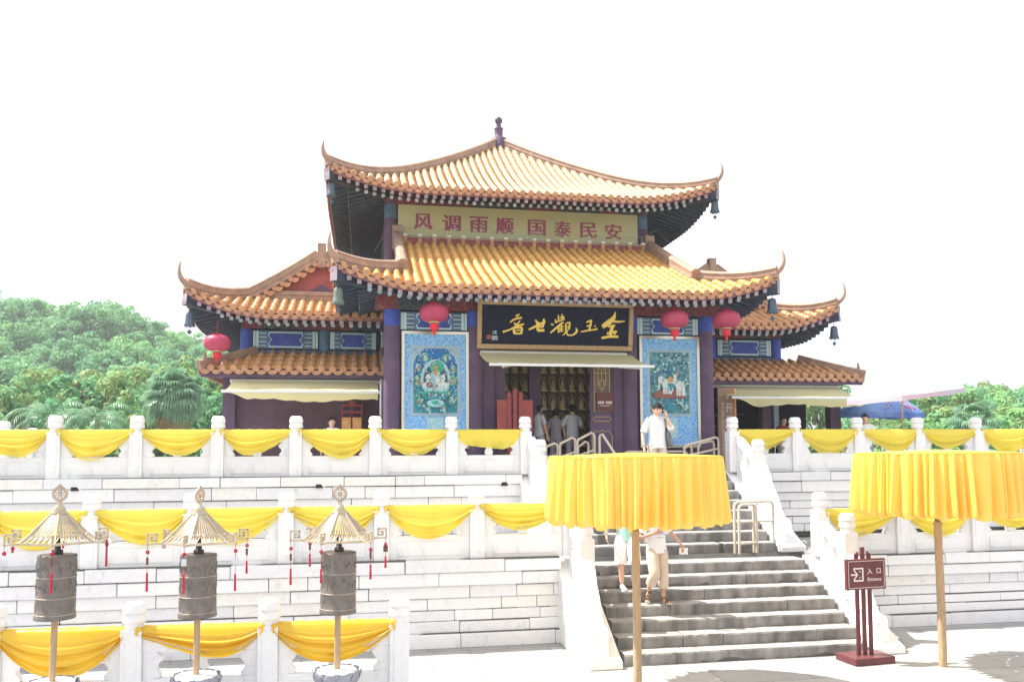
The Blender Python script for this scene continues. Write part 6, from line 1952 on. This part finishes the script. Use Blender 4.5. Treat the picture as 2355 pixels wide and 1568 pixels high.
for i, (px, d, top, sx, k) in enumerate([(-30,46,862,1.15,0),(45,44,856,1.05,2),(105,47,850,1.1,1),(170,45,858,1.1,3),(230,46,848,1.15,1),(290,44,852,1.0,0),(345,47,846,1.1,1),(430,49,828,1.0,2),(475,46,842,1.1,0),(520,47,835,1.1,4),(565,48,850,1.1,3),(-70,40,890,1.0,4),(140,40,905,.8,3),(262,40,915,.8,4),(310,39,905,.75,2),(470,40,900,.85,3),(515,41,910,.85,3)]):
    zt = EYE+(1040-top)/1900*d
    x = at_px(px, d)
    h = zt+1.0
    plant_tree(PR_M[k], x, d, -1.0, (sx, h/6.7), i*1.7, 'leafy tree in the taller row at the foot of the hill, behind the palms', 'row of trees at the foot of the hill')
for i, (px, d, top, sx, k) in enumerate([(2060,60,890,1.2,1),(2105,54,888,1.3,1),(2150,58,890,1.3,0),(2185,52,900,1.1,1),(2215,66,880,1.0,0),(2260,70,888,1.1,1),(2300,75,876,1.0,0),(2345,66,890,1.3,2),(2390,60,885,1.3,0),(2150,44,950,1.0,2),(2010,50,935,1.2,1),(2050,44,948,1.1,2),(2290,46,945,1.2,1),(2345,44,945,1.2,2),(1990,58,925,1.1,0),(1890,62,822,.95,0),(2230,44,955,1.0,1)]):
    zt = EYE+(1040-top)/1900*d
    h = zt+1.2
    plant_tree((PR_N if i % 3 else PR_M)[k], at_px(px, d), d, -1.2, (sx*(.85 if i % 3 else 1.15), h/(8.2 if i % 3 else 6.7)), i*2.1, ('bushy green tree behind the parasols on the right' if i != 15 else 'thin tree top showing above the right shop roof'), 'trees beyond the right end of the terrace')
def fan_palm(label, x, y, z, rc, n_, seed, trunk_h, skirt):
    rnd = random.Random(seed)
    t = thing('fan_palm', label, 'palm tree', x, y, z, 0, world=True)
    mb = MB(); mb.tube([(0,0,0),(.03,0,trunk_h*.5),(0,0,trunk_h)], [.22,.17,.15], 10); mb.build('trunk', M['bark'], t)
    mb = MB(); ms = MB()
    def frond(m_, el, az, L_, droop, mat_=0):
        d = Vector((cos(az)*cos(el), sin(az)*cos(el), sin(el)))
        c0 = Vector((0,0,trunk_h))
        e = c0+d*L_*.55
        m_.tube([c0, c0.lerp(e,.5)+Vector((0,0,.03)), e], [.022,.018,.012], 5, mat_)
        sd = d.cross(Vector((0,0,1))).normalized(); up = sd.cross(d)
        for q in range(17):
            a = -1.45+2.9*q/16
            v = (d*cos(a)+sd*sin(a)).normalized()
            ll = L_*.60*(1-.18*abs(a)/1.45)*rnd.uniform(.9,1.05)
            p1 = e+v*ll*.55+up*.02; p2 = e+v*ll*.85-Vector((0,0,droop*ll*.22)); p3 = e+v*ll-Vector((0,0,droop*ll*.62))
            wv = v.cross(up).normalized()*.042*L_
            m_.add([e, p1-wv, p1+wv, p2-wv*.7, p2+wv*.7, p3], [(0,1,2),(1,3,4,2),(3,5,4)], mat_)
    for i in range(n_):
        el = 1.35-2.15*(i/n_)**.85+rnd.uniform(-.12,.12)
        frond(mb, el, i*2.39996+rnd.uniform(-.2,.2), rc*rnd.uniform(.85,1.1), .7+.5*(i/n_))
    mb.build('crown', M['leaf_palm'], t)
    if skirt:
        for i in range(26):
            frond(ms, -.95-rnd.uniform(0,.5), i*2.39996, rc*rnd.uniform(.8,1.05), 1.1)
        ms.build('dead_fronds', M['straw'], t)
    return t
def feather_palm(label, x, y, z, trunk_h, L_, seed):
    rnd = random.Random(seed)
    t = thing('feather_palm', label, 'palm tree', x, y, z, 0, world=True)
    mb = MB(); mb.tube([(0,0,0),(.05,.02,trunk_h*.6),(0,0,trunk_h)], [.13,.10,.09], 9); mb.build('trunk', M['bark'], t)
    mb = MB()
    for i in range(15):
        az = i*2.39996+rnd.uniform(-.2,.2); el = 1.25-.95*(i/14)
        p = Vector((0,0,trunk_h)); pts = [p.copy()]; d_el = el
        ln = L_*rnd.uniform(.85,1.1)
        for s_ in range(9):
            p = p+Vector((cos(az)*cos(d_el), sin(az)*cos(d_el), sin(d_el)))*ln/9
            d_el -= .19+.02*s_
            pts.append(p.copy())
        mb.tube(pts, [.022-.002*q for q in range(10)], 5)
        for s_ in range(2, 10):
            for hf in (0, .5):
                if s_+hf > 9: continue
                b = pts[s_] if not hf else pts[s_].lerp(pts[min(9, s_+1)], .5)
                tg = (pts[min(9, s_+1)]-pts[s_-1]).normalized()
                sd = tg.cross(Vector((0,0,1)))
                sd = sd.normalized() if sd.length > .01 else Vector((1,0,0))
                for sg in (-1, 1):
                    v = (sd*sg*.85+tg*.6-Vector((0,0,.30))).normalized()
                    l2 = ln*.24*sin(pi*min(1,(s_+hf)/10.5))**.6
                    w_ = tg*.020
                    m_ = b+v*l2*.55-Vector((0,0,.02)); e = b+v*l2-Vector((0,0,l2*.28))
                    mb.add([b-w_, b+w_, m_+w_*.9, m_-w_*.9, e], [(0,1,2,3),(3,2,4)])
    mb.build('crown', M['leaf_palm'], t)
    return t
d = 35; fan_palm('big round fan palm with a skirt of dead fronds, left of the temple', at_px(398, d), d, -1, 1.22, 74, 3, EYE+1.0+(1040-898)/1900*d-.1, True)
d = 33; feather_palm('feather palm at the far left behind the upper balustrade post', at_px(112, d), d, -1, EYE+1.35+(1040-985)/1900*d, 2.0, 5)
d = 33; feather_palm('smaller feather palm right of the first one, behind the balustrade', at_px(222, d), d, -1, EYE+1.35+(1040-985)/1900*d, 1.75, 8)
d = 34; fan_palm('small fan palm on the right, above the upper balustrade beyond the blue parasol', at_px(2238, d), d, -1, .95, 34, 9, EYE+1+(1040-975)/1900*d, False)
# ------------------------------------------------------------------ summer haze over the whole place
g = MB(); g.box(-620, 620, -220, 920, -2.9, 60)
hm = bpy.data.materials.new('summer_haze'); hm.use_nodes = True
t_ = hm.node_tree; t_.nodes.clear()
o_ = t_.nodes.new('ShaderNodeOutputMaterial'); v_ = t_.nodes.new('ShaderNodeVolumePrincipled')
v_.inputs['Color'].default_value = (.90, .95, 1.0, 1); v_.inputs['Density'].default_value = .0011; v_.inputs['Anisotropy'].default_value = .2
t_.links.new(v_.outputs[0], o_.inputs['Volume'])
tag(g.build('haze', hm), kind='stuff')
